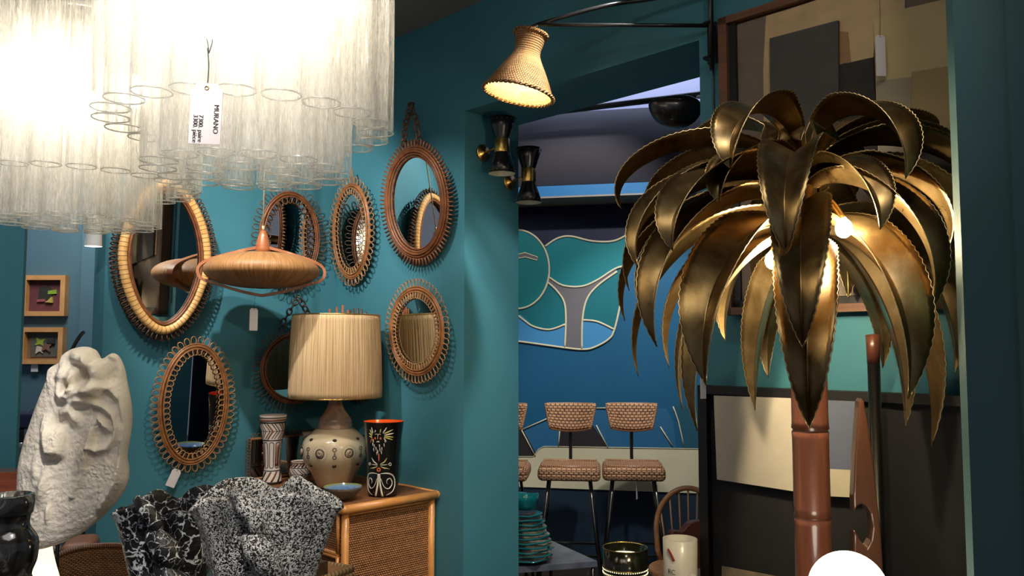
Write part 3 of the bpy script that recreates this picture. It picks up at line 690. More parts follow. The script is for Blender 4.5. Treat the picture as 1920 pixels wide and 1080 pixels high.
MB().lathe([(.006, .19), (.006, .215), (.001, .216)], 12).build('cord_grip', STRING, pend)
MB().tube([(0, 0, .21), (0, 0, H-pc.z)], .0035, seg=6).build('cord', STRING, pend)
tt = at(476, 578, 3.84)
price_tag('small blank white tag hanging on a thread under the saucer pendant', tt, .038, .105, R(35), at(478, 550, 3.85))
p = WA.hit(333, 880, .05)
price_tag('crumpled white tag hanging from the low oval mirror', p, .045, .085, WA.rz, WA.hit(343, 868, .055), ry=R(25))
# ------------------------------------------------------------------ wicker swing arm lamp
pw = WB.hit(1334, 82, .035)
sw = thing('swing_arm_lamp', 'black swing arm wall lamp with lit waisted wicker shade above the doorway', 'lamp', pw, 0)
tip = at(992, 58, 3.12)
def rel(p): return Vector(p)-pw
Wb = WB.n
jn = WB.hit(1338, 82, 0)-pw
def wb_box(o_, x0, x1, y0, y1, z0, z1, name, m, parent):  # box aligned with the right wall
    return MB().box(x0, x1, y0, y1, z0, z1).build(name, m, parent, o_, (0, 0, WB.rz))
wb_box(jn, -.018, .018, -.012, -.001, -.075, .075, 'wall_plate', BLACKM, sw)
wb_box(jn, -.014, .014, -.05, -.012, .058, .068, 'bracket', BLACKM, sw); wb_box(jn, -.014, .014, -.05, -.012, -.068, -.058, 'bracket', BLACKM, sw)
MB().tube([(0, 0, -.095), (0, 0, .62)], .0095, seg=10).build('post', BLACKM, sw)
la = rel(at(1333, 48, WB.hit(1334, 82, .035).y)); lb = rel(at(1010, 46, 3.10))
MB().tube([(0, 0, la.z), lb], .0075, seg=8).build('lower_arm', BLACKM, sw)
up = rel(at(1130, 12, 3.0)); hi = rel(at(1334, -18, WB.hit(1334, 82, .035).y))
tp = rel(tip)
MB().tube(smoothline([tp+Vector((0, 0, -.03)), tp+Vector((.008, 0, .0)), tp+Vector((.04, -.005, .025)), up, rel(at(1205, 0, 2.98)), hi], 6), .0085, seg=8).build('upper_arm', BLACKM, sw)
MB().tube(smoothline([(0, 0, -.09), jn+Vector((0, 0, -.12)) + Wb*.006, jn+Vector((.0, 0, -.35)) + Wb*.006, jn+Vector((.002, 0, -.9)) + Wb*.006], 5), .0032, seg=6).build('cable', BLACKM, sw)
WKR = m_weave('shade_wicker', srgb(74, 46, 22), srgb(172, 124, 70), .012, .009, .5, .8)
WKI = m_weave('shade_wicker_inside', srgb(200, 180, 110), srgb(240, 226, 160), .009, .0055, .5, .8)
top_c = at(995, 68, 3.12); bot_c = at(972, 176, 3.12); ax = (top_c-bot_c); hh = ax.length*1.03
shp = [(p.x, p.z) for p in smoothline([(.138, 0, 0), (.115, 0, .045), (.088, 0, .09), (.062, 0, .130), (.052, 0, .155), (.055, 0, .185), (.064, 0, .222)], 5)]
sc_ = hh/.222; q = ax.to_track_quat('Z', 'Y').to_euler()
shade = MB().lathe([(r, z*sc_) for r, z in shp], 64, cap=False).build('shade', WKR, sw, rel(bot_c), q)
MB().lathe([(r-.004, z*sc_+.001) for r, z in shp[:26]], 64, cap=False).build('shade_lining', WKI, shade)
for zz, r_, nm in ((0, .138, 'braided_rim'), (.222*sc_, .064, 'top_rim')):
    m = MB()
    for ph in (0, PI): m.tube([((r_+.004*math.cos(a*22+ph))*math.cos(a), (r_+.004*math.cos(a*22+ph))*math.sin(a), zz+.004*math.sin(a*22+ph)) for a in [2*PI*i/200 for i in range(200)]], .0045, True, 6)
    m.build(nm, WKR, shade)
MB().lathe([(.012, .12), (.018, .14), (.018, .19), (.006, .215)], 16).build('lamp_holder', BLACKM, shade)
MB().ball((0, 0, .095), .03).build('bulb', emit('warm_bulb', (1, .86, .55, 1), 105), shade)
# ------------------------------------------------------------------ double cone sconces on the door reveal
RV = Frame(WB.world(xa, 0, 0).x, WB.world(xa, 0, 0).y, 45)
def rv_at(px, py):  # point on the reveal surface
    d = ray(px, py); t = (RV.o-O).dot(RV.n)/d.dot(RV.n); return O+d*t
def sconce(px, py, label):
    p = rv_at(px, py); t = thing('wall_sconce', label, 'lamp', p, RV.rz)
    MB().lathe([(.042, 0), (.042, .006), (.038, .011), (.012, .013), (.011, .018), (.001, .019)], 32).build('back_plate', BRASS, t, (0, 0, 0), (PI/2, 0, 0))
    cy = -.135; MB().tube([(0, -.015, 0), (0, cy+.03, .012)], .0045, seg=8).build('arm', BRASS, t)
    z = .012
    MB().lathe([(.036, -.033), (.0365, -.032), (.0365, .032), (.036, .033)], 32).build('brass_band', BRASS, t, (0, cy, z))
    for s_, nm in ((1, 'upper_cone'), (-1, 'lower_cone')):
        pf = [(.034, .032), (.036, .042), (.050, .085), (.0655, .134), (.0645, .134), (.048, .085), (.034, .045), (.001, .042)]
        c = MB().lathe([(r, zz) for r, zz in pf], 32, cap=False).build(nm, BLACKM, t, (0, cy, z), (0 if s_ > 0 else PI, 0, 0))
        MB().lathe([(.0635, .1335), (.047, .085), (.033, .046), (.001, .045)], 32, cap=False).build('white_lining', pm('white_lining', srgb(210, 206, 190), .5), c)
        m = MB()
        for i in range(16): a = 2*PI*i/16; m.ball((.062*math.cos(a), .062*math.sin(a), .122), .0022, seg=6, rings=4)
        m.build('perforation', BRASS, c)
    return t
sconce(905, 287, 'black double cone sconce with brass band on the doorway side, the upper of two')
sconce(955, 341, 'black double cone sconce with brass band on the doorway side, the lower of two')
# ------------------------------------------------------------------ black eye shaped lamp in the doorway
sp_ = at(1268, 203, 3.14)
ey = thing('eye_wall_lamp', 'black domed metal wall lamp with brass joint at the top right of the doorway', 'lamp', sp_, 0)
m = MB(); m.lathe([(max(1e-5, math.sin(PI*i/20)), -math.cos(PI*i/20)) for i in range(21)], 56, mod=lambda a_, z, r, i: (r*math.cos(a_)*(.100 if math.cos(a_) > 0 else .108), r*math.sin(a_)*.085, z*(.076 if z < 0 else .052)+(.026*max(0, -math.cos(a_))**2*r**4)), cap=False)
m.build('dome', BLACKM, ey, (0, 0, -.004), (0, R(-6), R(10)))
MB().tube([(-.104, 0, .028), (-.06, -.064, .026), (.0, -.086, .014), (.06, -.070, .004)], .0025, seg=6).build('rim', BLACKM, ey, (0, 0, -.004), (0, R(-6), R(10)))
ja = WB.world(xr, -.10, 0); jp = Vector((ja.x, ja.y, at(1318, 178, ja.y).z))-sp_
MB().tube([(.085, 0, .045), jp*.85+Vector((0, 0, .0)), jp], .007, seg=8).build('brass_joint', BRASS, ey)
MB().ball(jp, .018).build('pivot', BLACKM, ey)
# ------------------------------------------------------------------ murano style chandeliers
s = NT('rippled_clear_glass')
def glassmat():
    v = s.coord('Object', (1, 1, .14)); nz = s.noise(v, 150, 3, .6); nz2 = s.noise(s.coord('Object', (1, 1, .6)), 60, 3)
    tr = s.n('ShaderNodeBsdfTransparent'); tr.inputs[0].default_value = (.992, .992, .985, 1)
    gl = s.n('ShaderNodeBsdfGlossy', i_Roughness=.08); gl.inputs[0].default_value = (1, 1, .97, 1)
    tl = s.n('ShaderNodeBsdfTranslucent'); tl.inputs[0].default_value = (1, .975, .93, 1)
    df = s.n('ShaderNodeBsdfDiffuse'); df.inputs[0].default_value = (.95, .92, .88, 1)
    bp_ = s.n('ShaderNodeBump', i_Strength=.9, i_Distance=.006); s.l(s.math('ADD', nz, nz2), bp_.inputs['Height'])
    for x in (gl, tl): s.l(bp_.outputs[0], x.inputs['Normal'])
    lw = s.n('ShaderNodeLayerWeight', i_Blend=.32); s.l(bp_.outputs[0], lw.inputs['Normal'])
    md = s.n('ShaderNodeMixShader', ); md.inputs[0].default_value = .35; s.l(tl.outputs[0], md.inputs[1]); s.l(df.outputs[0], md.inputs[2])
    m1 = s.n('ShaderNodeMixShader'); s.l(s.math('MULTIPLY', s.math('POWER', lw.outputs['Facing'], 1.6), .75), m1.inputs[0]); s.l(md.outputs[0], m1.inputs[1]); s.l(gl.outputs[0], m1.inputs[2])
    st_ = s.math('MULTIPLY', s.math('MAXIMUM', s.math('SUBTRACT', s.noise(s.coord('Object', (1, 1, .05)), 210, 4, .7), .52), 0), 3.0)
    fac = s.math('MINIMUM', s.math('ADD', s.math('ADD', .15, s.math('MULTIPLY', s.math('POWER', lw.outputs['Facing'], 2.2), .6)), st_), .9)
    m2 = s.n('ShaderNodeMixShader'); s.l(fac, m2.inputs[0]); s.l(tr.outputs[0], m2.inputs[1]); s.l(m1.outputs[0], m2.inputs[2])
    s.l(m2.outputs[0], s.out.inputs['Surface'])
glassmat(); GLS = s.m
RIM = pm('glass_rim', srgb(245, 244, 226), .12, coat=.6)
s = NT('glass_rim_clear'); s.b.inputs['Base Color'].default_value = srgb(250, 248, 230); s.b.inputs['Roughness'].default_value = .1; 
t1_ = s.n('ShaderNodeBsdfTranslucent'); t1_.inputs[0].default_value = (1, 1, .95, 1); t2_ = s.n('ShaderNodeBsdfGlossy', i_Roughness=.15); t3_ = s.n('ShaderNodeMixShader'); t3_.inputs[0].default_value = .25
s.l(t1_.outputs[0], t3_.inputs[1]); s.l(t2_.outputs[0], t3_.inputs[2]); s.l(t3_.outputs[0], s.out.inputs['Surface']); RIM = s.m
CHR = pm('polished_steel', srgb(200, 198, 190), .2, 1)
def chandelier(label, c, rings, top, rot, bulbs, power):
    t = thing('chandelier', label, 'chandelier', c, rot)
    tubes = {}
    for (rad, n, zb, ln, ph) in rings:
        zt = zb+ln
        if ln not in tubes:
            m = MB(); nr = 12; prof = [(.0315, 0)]+[(.0315, ln*i/nr) for i in range(1, nr+1)]
            m.lathe(prof, 40, mod=lambda a, z, r, i: ((r+.0011*noise.noise(Vector((a*5, z*4, 3)))+.0006*math.sin(a*14))*math.cos(a), (r+.0011*noise.noise(Vector((a*5, z*4, 3)))+.0006*math.sin(a*14))*math.sin(a), z), cap=False)
            me = m.mesh('glass_tube', GLS)
            mr_ = MB(); mr_.tube([(.0315*math.cos(a), .0315*math.sin(a), 0) for a in [2*PI*i/32 for i in range(32)]], .0014, True, 6)
            tubes[ln] = (me, mr_.mesh('rim', RIM))
        me, mr2 = tubes[ln]
        for i in range(n):
            a = ph+2*PI*i/n
            o = bpy.data.objects.new('glass_tube', me); C.objects.link(o); o.parent = t; o.location = (rad*math.cos(a), rad*math.sin(a), zb); o.rotation_euler = (0, 0, a*3)
            r_ = bpy.data.objects.new('rim', mr2); C.objects.link(r_); r_.parent = o
        MB().tube([(rad*math.cos(a), rad*math.sin(a), zt) for a in [2*PI*i/48 for i in range(48)]], .006, True, 8).build('frame_ring', CHR, t)
    MB().lathe([(.001, top-.02), (rings[0][0]+.01, top-.02), (rings[0][0]+.01, top), (.001, top)], 48, cap=False).build('top_plate', CHR, t)
    MB().tube([(0, 0, top), (0, 0, H-c[2])], .01).build('stem', CHR, t)
    zs = max(r[2]+r[3] for r in rings)
    m = MB()
    for k in range(3):
        a = 2*PI*k/3; m.tube([(0, 0, zs), (rings[0][0]*math.cos(a), rings[0][0]*math.sin(a), zs)], .005)
    m.tube([(0, 0, bulbs[0][2]), (0, 0, top)], .007); m.build('frame_bars', CHR, t)
    E = emit('chandelier_bulb', (1, .90, .74, 1), power)
    for b in bulbs:
        o = MB().ball(b, .034, 1, 1, 1.25, 12, 8).build('bulb', E, t)
    return t
c1 = at(468, 200, 1.5); c1.z = 1.5
chandelier('nearer chandelier of clear rippled glass tubes in stepped rings, a handwritten tag on it', c1,
           [(.235, 21, .402, .46, .05), (.157, 14, .319, .50, .1), (.085, 7, .312, .50, .3)], .90, .1,
           [(.0, .0, .60), (.11, 0, .68), (-.06, .10, .66), (-.06, -.10, .68)], 36)
c2 = at(150, 300, 2.06); c2.z = 1.5
chandelier('farther chandelier of clear rippled glass tubes in stepped rings at the left edge', c2,
           [(.262, 23, .402, .55, .0), (.165, 14, .305, .55, .15), (.085, 7, .298, .55, .3)], 1.0, .3,
           [(.0, .0, .62), (.12, 0, .66), (-.07, .11, .64), (-.07, -.11, .66)], 36)
tg = at(389, 156, 1.235)
t = price_tag('white price tag handwritten MURANO hanging from the nearer chandelier', tg, .0475, .0955, R(6), at(389, 90, 1.235), ry=R(1.5), m=pm('grey_white_card', srgb(176, 166, 166), .7, var=.03))
for nm in ('string',):
    pass
for x_ in (385, 396):
    a_, b_ = at(390, 100, 1.235)-tg, at(x_, 73, 1.235)-tg
    MB().tube(smoothline([a_, a_*.4+b_*.6+Vector((.001, 0, 0)), b_], 4), .0008, seg=5).build('string', WIRE, t)
for body, x_, z_, sz in (('MURANO', .0125, -.033, .0105), ('7300. paire', -.0095, -.050, .0095), ('3300. pièce', -.0175, -.050, .0095)):
    text_mesh(body, sz, 'lettering', INK, t, (x_, -.0013, z_), Matrix(((0, 1, 0), (0, 0, -1), (-1, 0, 0))).to_euler())
# small white shade seen beneath the far chandelier
t = thing('white_lamp_shade', 'small plain white shade just under the farther chandelier, before the blue wall', 'lamp', at(175, 462, 3.6))
MB().lathe([(.036, 0), (.030, .13)], 32, cap=False).build('shade', pm('white_fabric', srgb(240, 240, 240), .8), t)
MB().tube([(.0, 0, .1), (0, 0, H-at(175, 462, 3.6).z)], .003).build('cord', STRING, t)
MB().ball((0, 0, .06), .018).build('bulb', emit('small_bulb', (1, .95, .9, 1), 20), t)
# ------------------------------------------------------------------ brass palm lamp
s = NT('aged_brass'); v = s.coord('Object'); f = s.noise(v, 7, 5, .6, .4); g = s.noise(s.coord('Object', (1, 1, .25)), 45, 4)
s.l(s.ramp(s.math('ADD', s.math('MULTIPLY', f, .75), s.math('MULTIPLY', g, .25)), [(.35, srgb(104, 82, 48)), (.55, srgb(140, 116, 76)), (.72, srgb(176, 156, 120))]), s.b.inputs['Base Color'])
s.b.inputs['Metallic'].default_value = .96
s.l(s.math('ADD', .17, s.math('MULTIPLY', f, .30)), s.b.inputs['Roughness']); s.bump(g, .08, .002); PBR = s.m
pc_ = Vector((.742, 2.05, 0)); palm = thing('palm_floor_lamp', 'large brass palm tree floor lamp with arching leaves on a brown bamboo trunk', 'lamp', pc_)
BMB = NT('lacquered_brown_bamboo'); v = BMB.coord('Object', (1, 1, .12)); f = BMB.noise(v, 22, 5); BMB.l(BMB.ramp(f, [(.3, srgb(88, 48, 34)), (.6, srgb(128, 76, 54)), (.8, srgb(156, 98, 70))]), BMB.b.inputs['Base Color']); BMB.b.inputs['Roughness'].default_value = .28; BMB.b.inputs['Coat Weight'].default_value = .5
zn = [at(1521, y_, 2.05).z for y_ in (1180, 968, 806, 640)]
pf = [(.044, .04)]
for z in [.36, .70]+zn+[]:
    pf += [(.0435, z-.02), (.0445, z-.005), (.0415, z-.001), (.0415, z+.001), (.0452, z+.004), (.0435, z+.02)]
pf += [(.043, 1.66)]
MB().lathe(pf, 40).build('bamboo_trunk', BMB.m, palm)
MB().lathe([(.17, 0), (.17, .03), (.05, .05)], 48).build('base', PBR, palm)
MB().lathe([(.02, 1.66), (.03, 1.7), (.03, 1.93), (.012, 1.97)], 24).build('crown_stem', PBR, palm)
def leaf(tipx, tipy, tipY, zb_px, apex_px, wpx, bend=1.0, roll=0, fold=.72, straight=False):
    cx = pc_
    tip_ = at(tipx, tipy, tipY)-cx; zb = at(1515, zb_px, 2.05).z; hd = Vector((tip_.x, tip_.y, 0)); rad = hd.length; hd.normalize()
    zap = at(1515, apex_px, 2.05-.5*(2.05-tipY)).z
    P0 = Vector((0, 0, zb))+hd*.02; tip = tip_
    if straight:
        P1 = P0.lerp(tip, .35)+Vector((0, 0, .01)); P2 = P0.lerp(tip, .7)
    else:
        # cubic whose top reaches the apex height
        zc = zap+(zap-max(zb, tip.z))*.33+.02
        P1 = hd*rad*.30+Vector((0, 0, zc)); P2 = hd*rad*1.12*bend+Vector((0, 0, (zc*.62+tip.z*.38)))
    N = 76; wmax = wpx*((2.05+tipY)/2)/F*.5*1.10; rows = []
    side0 = Vector((hd.y, -hd.x, 0))
    for i in range(N+1):
        t = i/N; a = (1-t)**3; b = 3*(1-t)**2*t; c = 3*(1-t)*t*t; d = t**3
        p = P0*a+P1*b+P2*c+tip*d
        tn = ((P1-P0)*(1-t)**2+(P2-P1)*2*(1-t)*t+(tip-P2)*t*t).normalized()
        side = side0; nr = tn.cross(side); nr = -nr if (nr.z < 0 and abs(tn.z) < .99) or nr.dot(hd) < 0 and nr.z <= 0 else nr
        if nr.dot(hd*.9+Vector((0, 0, .6))) < 0: nr = -nr
        if roll: q = Matrix.Rotation(roll, 3, tn); side = q @ side; nr = q @ nr
        w_ = wmax*(min(1, .22+2.1*t) if t < .38 else 1)*(max(0, 1-((t-.38)/.62)**2.6) if t > .38 else 1)
        w_ = max(w_, .0012); w_ *= (1+(.012 if i % 2 else -.012)); w_ += (.0010 if i % 2 else -.0006) if t < .97 else 0
        row = []
        for s_ in (-1, -.75, -.5, -.25, -.05, 0, .05, .25, .5, .75, 1):
            cup = nr*(fold*w_*abs(s_)*(1-.18*abs(s_)))
            row.append(p+side*(s_*w_*.93)+cup)
        rows.append(row)
    m = MB(); m.grid(rows)
    o = m.build('leaf', PBR, palm); md = o.modifiers.new('thick', 'SOLIDIFY'); md.thickness = .0016; md.offset = 0
    e = MB()
    for kk in (0, -1):
        e.tube([r_[kk] for r_ in rows[4:-1]], .0014, seg=4)
    e.build('welded_edge', EDG, o)
    return o
EDG = pm('bright_brass_edge', srgb(214, 190, 140), .35, 1, var=.4, scale=300)
LV = [
 # top tier
 (1370, 318, 1.80, 300, 200, 100, 1.0), (1697, 335, 1.80, 300, 200, 105, 1.0), (1475, 482, 1.66, 330, 262, 100, 1.15), (1166, 392, 2.12, 330, 262, 82, 1.0), (1315, 292, 2.30, 310, 230, 70, 1.0), (1745, 250, 2.28, 300, 222, 70, 1.0), (1812, 372, 2.05, 320, 262, 95, 1.0), (1800, 330, 2.22, 310, 245, 70, 1),
 (1197, 502, 1.90, 360, 305, 92, 1.0), (1262, 470, 1.78, 340, 300, 105, 1.0),
 # middle tier
 (1505, 652, 1.64, 380, 372, 100, 1.2), (1232, 650, 1.84, 400, 345, 105, 1.05), (1180, 545, 2.18, 360, 320, 60, 1.0), (1172, 602, 2.22, 380, 350, 60, 1), (1197, 706, 2.12, 410, 385, 70, 1.0), (1746, 582, 1.80, 360, 322, 110, 1.05), (1822, 520, 2.10, 350, 300, 95, 1.0), (1835, 600, 2.28, 370, 320, 90, 1.0),
 # low tier
 (1324, 722, 1.74, 430, 392, 118, 1.05), (1308, 808, 1.92, 450, 440, 82, 1.05), (1280, 768, 2.05, 440, 425, 64, 1.0), (1416, 770, 2.26, 470, 470, 66, 1.0), (1440, 708, 2.38, 470, 480, 62, 1.0), (1517, 804, 1.70, 455, 462, 108, 1.25), (1702, 748, 1.78, 430, 400, 118, 1.1), (1697, 802, 2.16, 440, 430, 80, 1.0), (1746, 836, 2.02, 450, 420, 110, 1.0), (1655, 690, 2.36, 460, 450, 70, 1.0),
 (1212, 600, 2.02, 400, 350, 76, 1.05), (1255, 690, 2.16, 430, 410, 66, 1.0), (1360, 640, 2.30, 430, 420, 66, 1.0), (1775, 470, 1.90, 350, 300, 90, 1.0), (1790, 700, 2.2, 420, 380, 84, 1.0), (1225, 420, 2.30, 330, 285, 74, 1.0), (1350, 380, 1.84, 330, 290, 84, 1.0), (1650, 430, 1.80, 340, 300, 84, 1.0),
 # back of the crown
 (1430, 560, 2.40, 400, 350, 80, 1), (1590, 560, 2.42, 400, 350, 80, 1), (1330, 520, 2.40, 370, 320, 80, 1), (1690, 500, 2.40, 370, 310, 80, 1), (1480, 380, 2.34, 320, 262, 90, 1), (1590, 380, 2.36, 320, 262, 90, 1),
]
for L in LV: leaf(*L)
leaf(1488, 198, 2.10, 300, 240, 44, straight=True); leaf(1538, 194, 2.16, 300, 240, 44, straight=True)
PE = emit('palm_bulb', (1, .82, .52, 1), 1000)
for x_, y_, Y_ in ((1476, 448, 1.90), (1582, 428, 1.90), (1449, 488, 2.02)):
    p = at(x_, y_, Y_)-pc_; MB().ball(p, .019, 1, 1, 1.2, 12, 8).build('bulb', PE, palm)
    q = Vector((0, 0, p.z+.07)); MB().tube(smoothline([q, p*.6+q*.4+Vector((0, 0, .05)), p+Vector((0, 0, .02))], 5), .008, seg=8).build('bulb_arm', BRASS, palm)
# ------------------------------------------------------------------ big painting, upper right
PW = Frame(WB.world(0, .045, 0).x, WB.world(0, .045, 0).y, -45)
def flat(name, pts, m, parent, org, off, th=.004, fr=PW, sm=0):
    P = [fr.loc(x, y, off) for x, y in pts]
    if sm: P = [(v.x, v.y) for v in smoothline([(a, b, 0) for a, b in P], sm, True)]
    return MB().prism([(a-org[0], b-org[1]) for a, b in P], -off-0, -off+th).build(name, m, parent)
def canvas(name, col, var=.1, bump=.3, **k): return pm(name, col, .8, var=var, scale=14, bump=bump, bscale=260, **k)
og = PW.loc(1500, 570); pa = thing('abstract_painting', 'large framed abstract canvas in grey, cream and slate blocks behind the palm lamp', 'painting', PW.world(og[0], 0, og[1]), PW.rz)
xl = PW.loc(1384, 100)[0]-og[0]; xr2 = xl+1.15; zt2 = .98
MB().box(xl, xr2, -.004, .04, .02, zt2).build('canvas', canvas('grey_brown_canvas', srgb(112, 100, 88)), pa)
m = MB().box(xl-.06, xl-.028, -.03, .04, -.03, zt2+.03).box(xl-.06, xr2+.03, -.03, .04, -.03, -.005).box(xr2+.01, xr2+.03, -.03, .04, -.03, zt2+.03).box(xl-.06, xr2+.03, -.03, .04, zt2+.005, zt2+.03)
m.build('outer_frame', m_wood('brown_frame_wood', srgb(92, 60, 42), srgb(118, 80, 56), .5), pa)
m = MB().box(xl-.028, xl-.001, -.014, .04, -.005, zt2+.005).box(xl-.028, xr2+.01, -.014, .04, -.005, .018); m.build('inner_frame', BLACKW, pa)
flat('cream_cloth', [(1436, 30), (1480, 17), (1530, 0), (1550, -60), (1695, -60), (1697, 18), (1640, 38), (1638, 108), (1593, 118), (1572, 120), (1575, 330), (1433, 330), (1431, 130)], canvas('cream_cloth', srgb(196, 170, 128), bump=1.0), pa, og, .008)
flat('tan_patch', [(1572, 58), (1590, 60), (1595, 115), (1572, 122)], canvas('tan_patch', srgb(148, 116, 80)), pa, og, .010)
flat('slate_panel', [(1443, 72), (1571, 38), (1573, 330), (1445, 330)], canvas('slate_panel', srgb(72, 70, 68), bump=.1), pa, og, .022, .016)
flat('charcoal_field', [(1572, 122), (1638, 107), (1648, 330), (1572, 330)], canvas('charcoal_field', srgb(50, 46, 42), .3, 1.0), pa, og, .009)
flat('beige_board', [(1638, 38), (1700, 15), (1779, -3), (1960, -50), (1960, 240), (1745, 246), (1648, 330)], canvas('beige_board', srgb(190, 170, 124), .04, .1), pa, og, .020, .014)
flat('grey_patch', [(1643, 152), (1709, 144), (1704, 330), (1650, 330)], canvas('grey_patch', srgb(150, 140, 116), .04, .1), pa, og, .023)
flat('tan_patch', [(1709, 135), (1960, 95), (1960, 238), (1745, 250), (1706, 215)], canvas('tan_board', srgb(160, 138, 96), .05, .1), pa, og, .022)
price_tag('narrow white tag hanging on a dark thread in front of the large grey painting', PW.hit(1650, 66, .05), .030, .125, PW.rz+R(50), PW.hit(1648, -25, .05))
# ------------------------------------------------------------------ black framed painting below
og = PW.loc(1322, 1080, .03); pb = thing('framed_painting', 'black framed abstract painting with white, blue and black fields, leaning behind the bamboo trunk', 'painting', PW.world(og[0], .03, 0), PW.rz)
og = (og[0], 0)
def Q(px, py): a = PW.loc(px, py, .03); return (a[0]-og[0], a[1])
zt3 = Q(1322, 722)[1]; xl3 = Q(1322, 722)[0]
MB().box(.0, 1.45, -.002, .02, .30, zt3-.01).build('canvas', canvas('black_field', srgb(30, 30, 32), .2, .2), pb)
m = MB().box(0, .034, -.03, .02, .27, zt3).box(0, 1.45, -.03, .02, zt3-.028, zt3).box(0, 1.45, -.03, .02, .27, .30).box(1.42, 1.45, -.03, .02, .27, zt3); m.build('frame', BLACKW, pb)
MB().box(.04, 1.41, -.055, -.0, 0, .268).build('low_plinth', BLACKW, pb)
for nm, pts, m in (('white_field', [(1347, 741), (1497, 746), (1497, 919), (1353, 897)], canvas('white_field', srgb(206, 196, 178), .04)), ('blue_field', [(1497, 747), (1622, 752), (1622, 880), (1497, 874)], canvas('blue_field', srgb(98, 104, 124), .05)),
                   ('cream_field', [(1497, 874), (1622, 880), (1622, 931), (1497, 925)], canvas('cream_field', srgb(196, 186, 160), .05)), ('tan_field', [(1362, 1058), (1480, 1080), (1480, 1130), (1362, 1130)], canvas('tan_field', srgb(150, 134, 108), .3, 1.0))):
    flat(nm, pts, m, pb, og, .034, .003)
# ------------------------------------------------------------------ pole and carved wooden fin
p = at(1638, 680, 2.32)
t = thing('standing_pole', 'slim black pole with brown cork like cap standing behind the palm trunk', 'pole', (p.x, p.y, 0))
MB().lathe([(.045, 0), (.045, .012), (.017, .03), (.017, p.z)], 24).build('pole', BLACKM, t)
MB().lathe([(.017, p.z), (.0195, at(1638, 628, 2.32).z), (.001, at(1638, 626, 2.32).z)], 24).build('cap', m_wood('reddish_cap_wood', srgb(74, 38, 28), srgb(98, 56, 40), .35), t)
p = at(1620, 1080, 2.12)
t = thing('wooden_sculpture', 'tall tapering brown wooden fin sculpture with a hooked notch in its left edge', 'sculpture', (p.x, p.y, 0), R(-8))
def q2(x, y): a = at(x, y, 2.12); return (a.x-p.x, a.z)
out = [(1607, 752), (1611, 745), (1616, 752), (1624, 800), (1632, 860), (1639, 930), (1646, 1000), (1651, 1080), (1656, 1180)]
lf = [(1598, 1180), (1598, 1080), (1598, 990), (1604, 1000), (1613, 1016), (1621, 1023), (1628, 1010), (1631, 985), (1627, 960), (1620, 948), (1612, 943), (1605, 946), (1598, 959), (1597, 930), (1600, 850)]
pts = [q2(*k) for k in out]; b_ = pts[-1]; pts += [(b_[0]+.03, .02), (q2(1590, 1180)[0], .02)]+[q2(*k) for k in lf]
o = MB().prism(pts, -.022, .022).build('carved_body', m_wood('oiled_walnut', srgb(76, 46, 32), srgb(112, 72, 50), .3, (14, 14, 2), .5), t); mod_bevel(o, .008, 3)
MB().box(-.09, .10, -.07, .07, 0, .02).build('base', BLACKW, t)
# ------------------------------------------------------------------ globe lamp
p = at(1590, 1108, 1.72)
t = thing('globe_lamp', 'glowing round white globe lamp at the bottom edge in front of the bamboo trunk', 'lamp', (p.x, p.y, 0))
MB().ball((0, 0, p.z), .079, seg=40, rings=24).build('globe', emit('glowing_opal_glass', (1, .90, .72, 1), 5.5), t)
MB().lathe([(.10, 0), (.10, .02), (.02, .035), (.016, p.z-.085), (.03, p.z-.075), (.035, p.z-.066)], 32).build('stand', BLACKM, t)
# ------------------------------------------------------------------ wicker bar stools
WST = m_weave('stool_wicker', srgb(66, 40, 26), srgb(192, 144, 104), .030, .017, .55, 1.0)
WED = m_wrapped('stool_rope_edge', srgb(168, 122, 88), srgb(196, 152, 114), srgb(90, 58, 40), .012, .3)
def stool(px, label):
    b_ = at(px, 885, 5.12)
    t = thing('bar_stool', label, 'bar stool', (b_.x, b_.y, 0), R(-6), 'wicker bar stools before the mural')
    zs = at(px, 870, 5.12).z
    se = MB().box(-.19, .19, -.15, .17, zs-.085, zs).build('seat', WST, t); mod_bevel(se, .028, 3)
    m = MB(); m.tube([(-.165, -.125, zs+.002), (.165, -.125, zs+.002), (.165, .145, zs+.002), (-.165, .145, zs+.002)], .008, True); m.build('seat_rim', WED, se)
    rows = []
    zt_, zb_ = at(px, 762, 5.25).z, at(px, 806, 5.25).z; hb = zt_-zb_
    for i in range(9):
        row = []
        for k in range(21):
            s_ = (k/20-.5)*2; v_ = i/8
            wd = .158-.030*(1-v_)**1.2; dz = -.02*(1-v_)*(1-abs(s_)**2)
            row.append((s_*wd, .17-.035*(1-s_*s_)*-1-.035+.02*v_, zb_+.012+hb*v_+dz))
        rows.append(row)
    bk = MB(); bk.grid(rows, uvs=lambda i, k: (k/20*.32, i/8*hb)); o = bk.build('backrest', WST, t); sl = o.modifiers.new('thick', 'SOLIDIFY'); sl.thickness = .018; sl.offset = 0
    edge = [rows[0][k] for k in range(21)]+[rows[i][20] for i in range(1, 9)]+[rows[8][k] for k in range(19, -1, -1)]+[rows[i][0] for i in range(7, 0, -1)]
    MB().tube(edge, .0095, True, 8).build('backrest_edge', WED, o)
    MB().tube(smoothline([(0, .03, zs-.09), (0, .14, zs-.07), (0, .20, zs+.02), (0, .185, zb_+.06)], 6), .011, seg=8).build('back_post', BLACKM, t)
    for sx in (-1, 1):
        for sy in (-1, 1):
            MB().tube([(sx*.125, sy*.10, zs-.085), (sx*.20, sy*.19, 0)], .0095, seg=8).build('leg', BLACKM, t)
    f_ = .30/(zs-.085); g = lambda sx, sy, z: (sx*(.125+.075*(1-z/(zs-.085))), sy*(.10+.09*(1-z/(zs-.085))), z)
    m = MB(); m.tube([g(-1, -1, .24), g(1, -1, .24), g(1, 1, .24), g(-1, 1, .24)], .008, True); m.build('foot_ring', BLACKM, t)
    return t
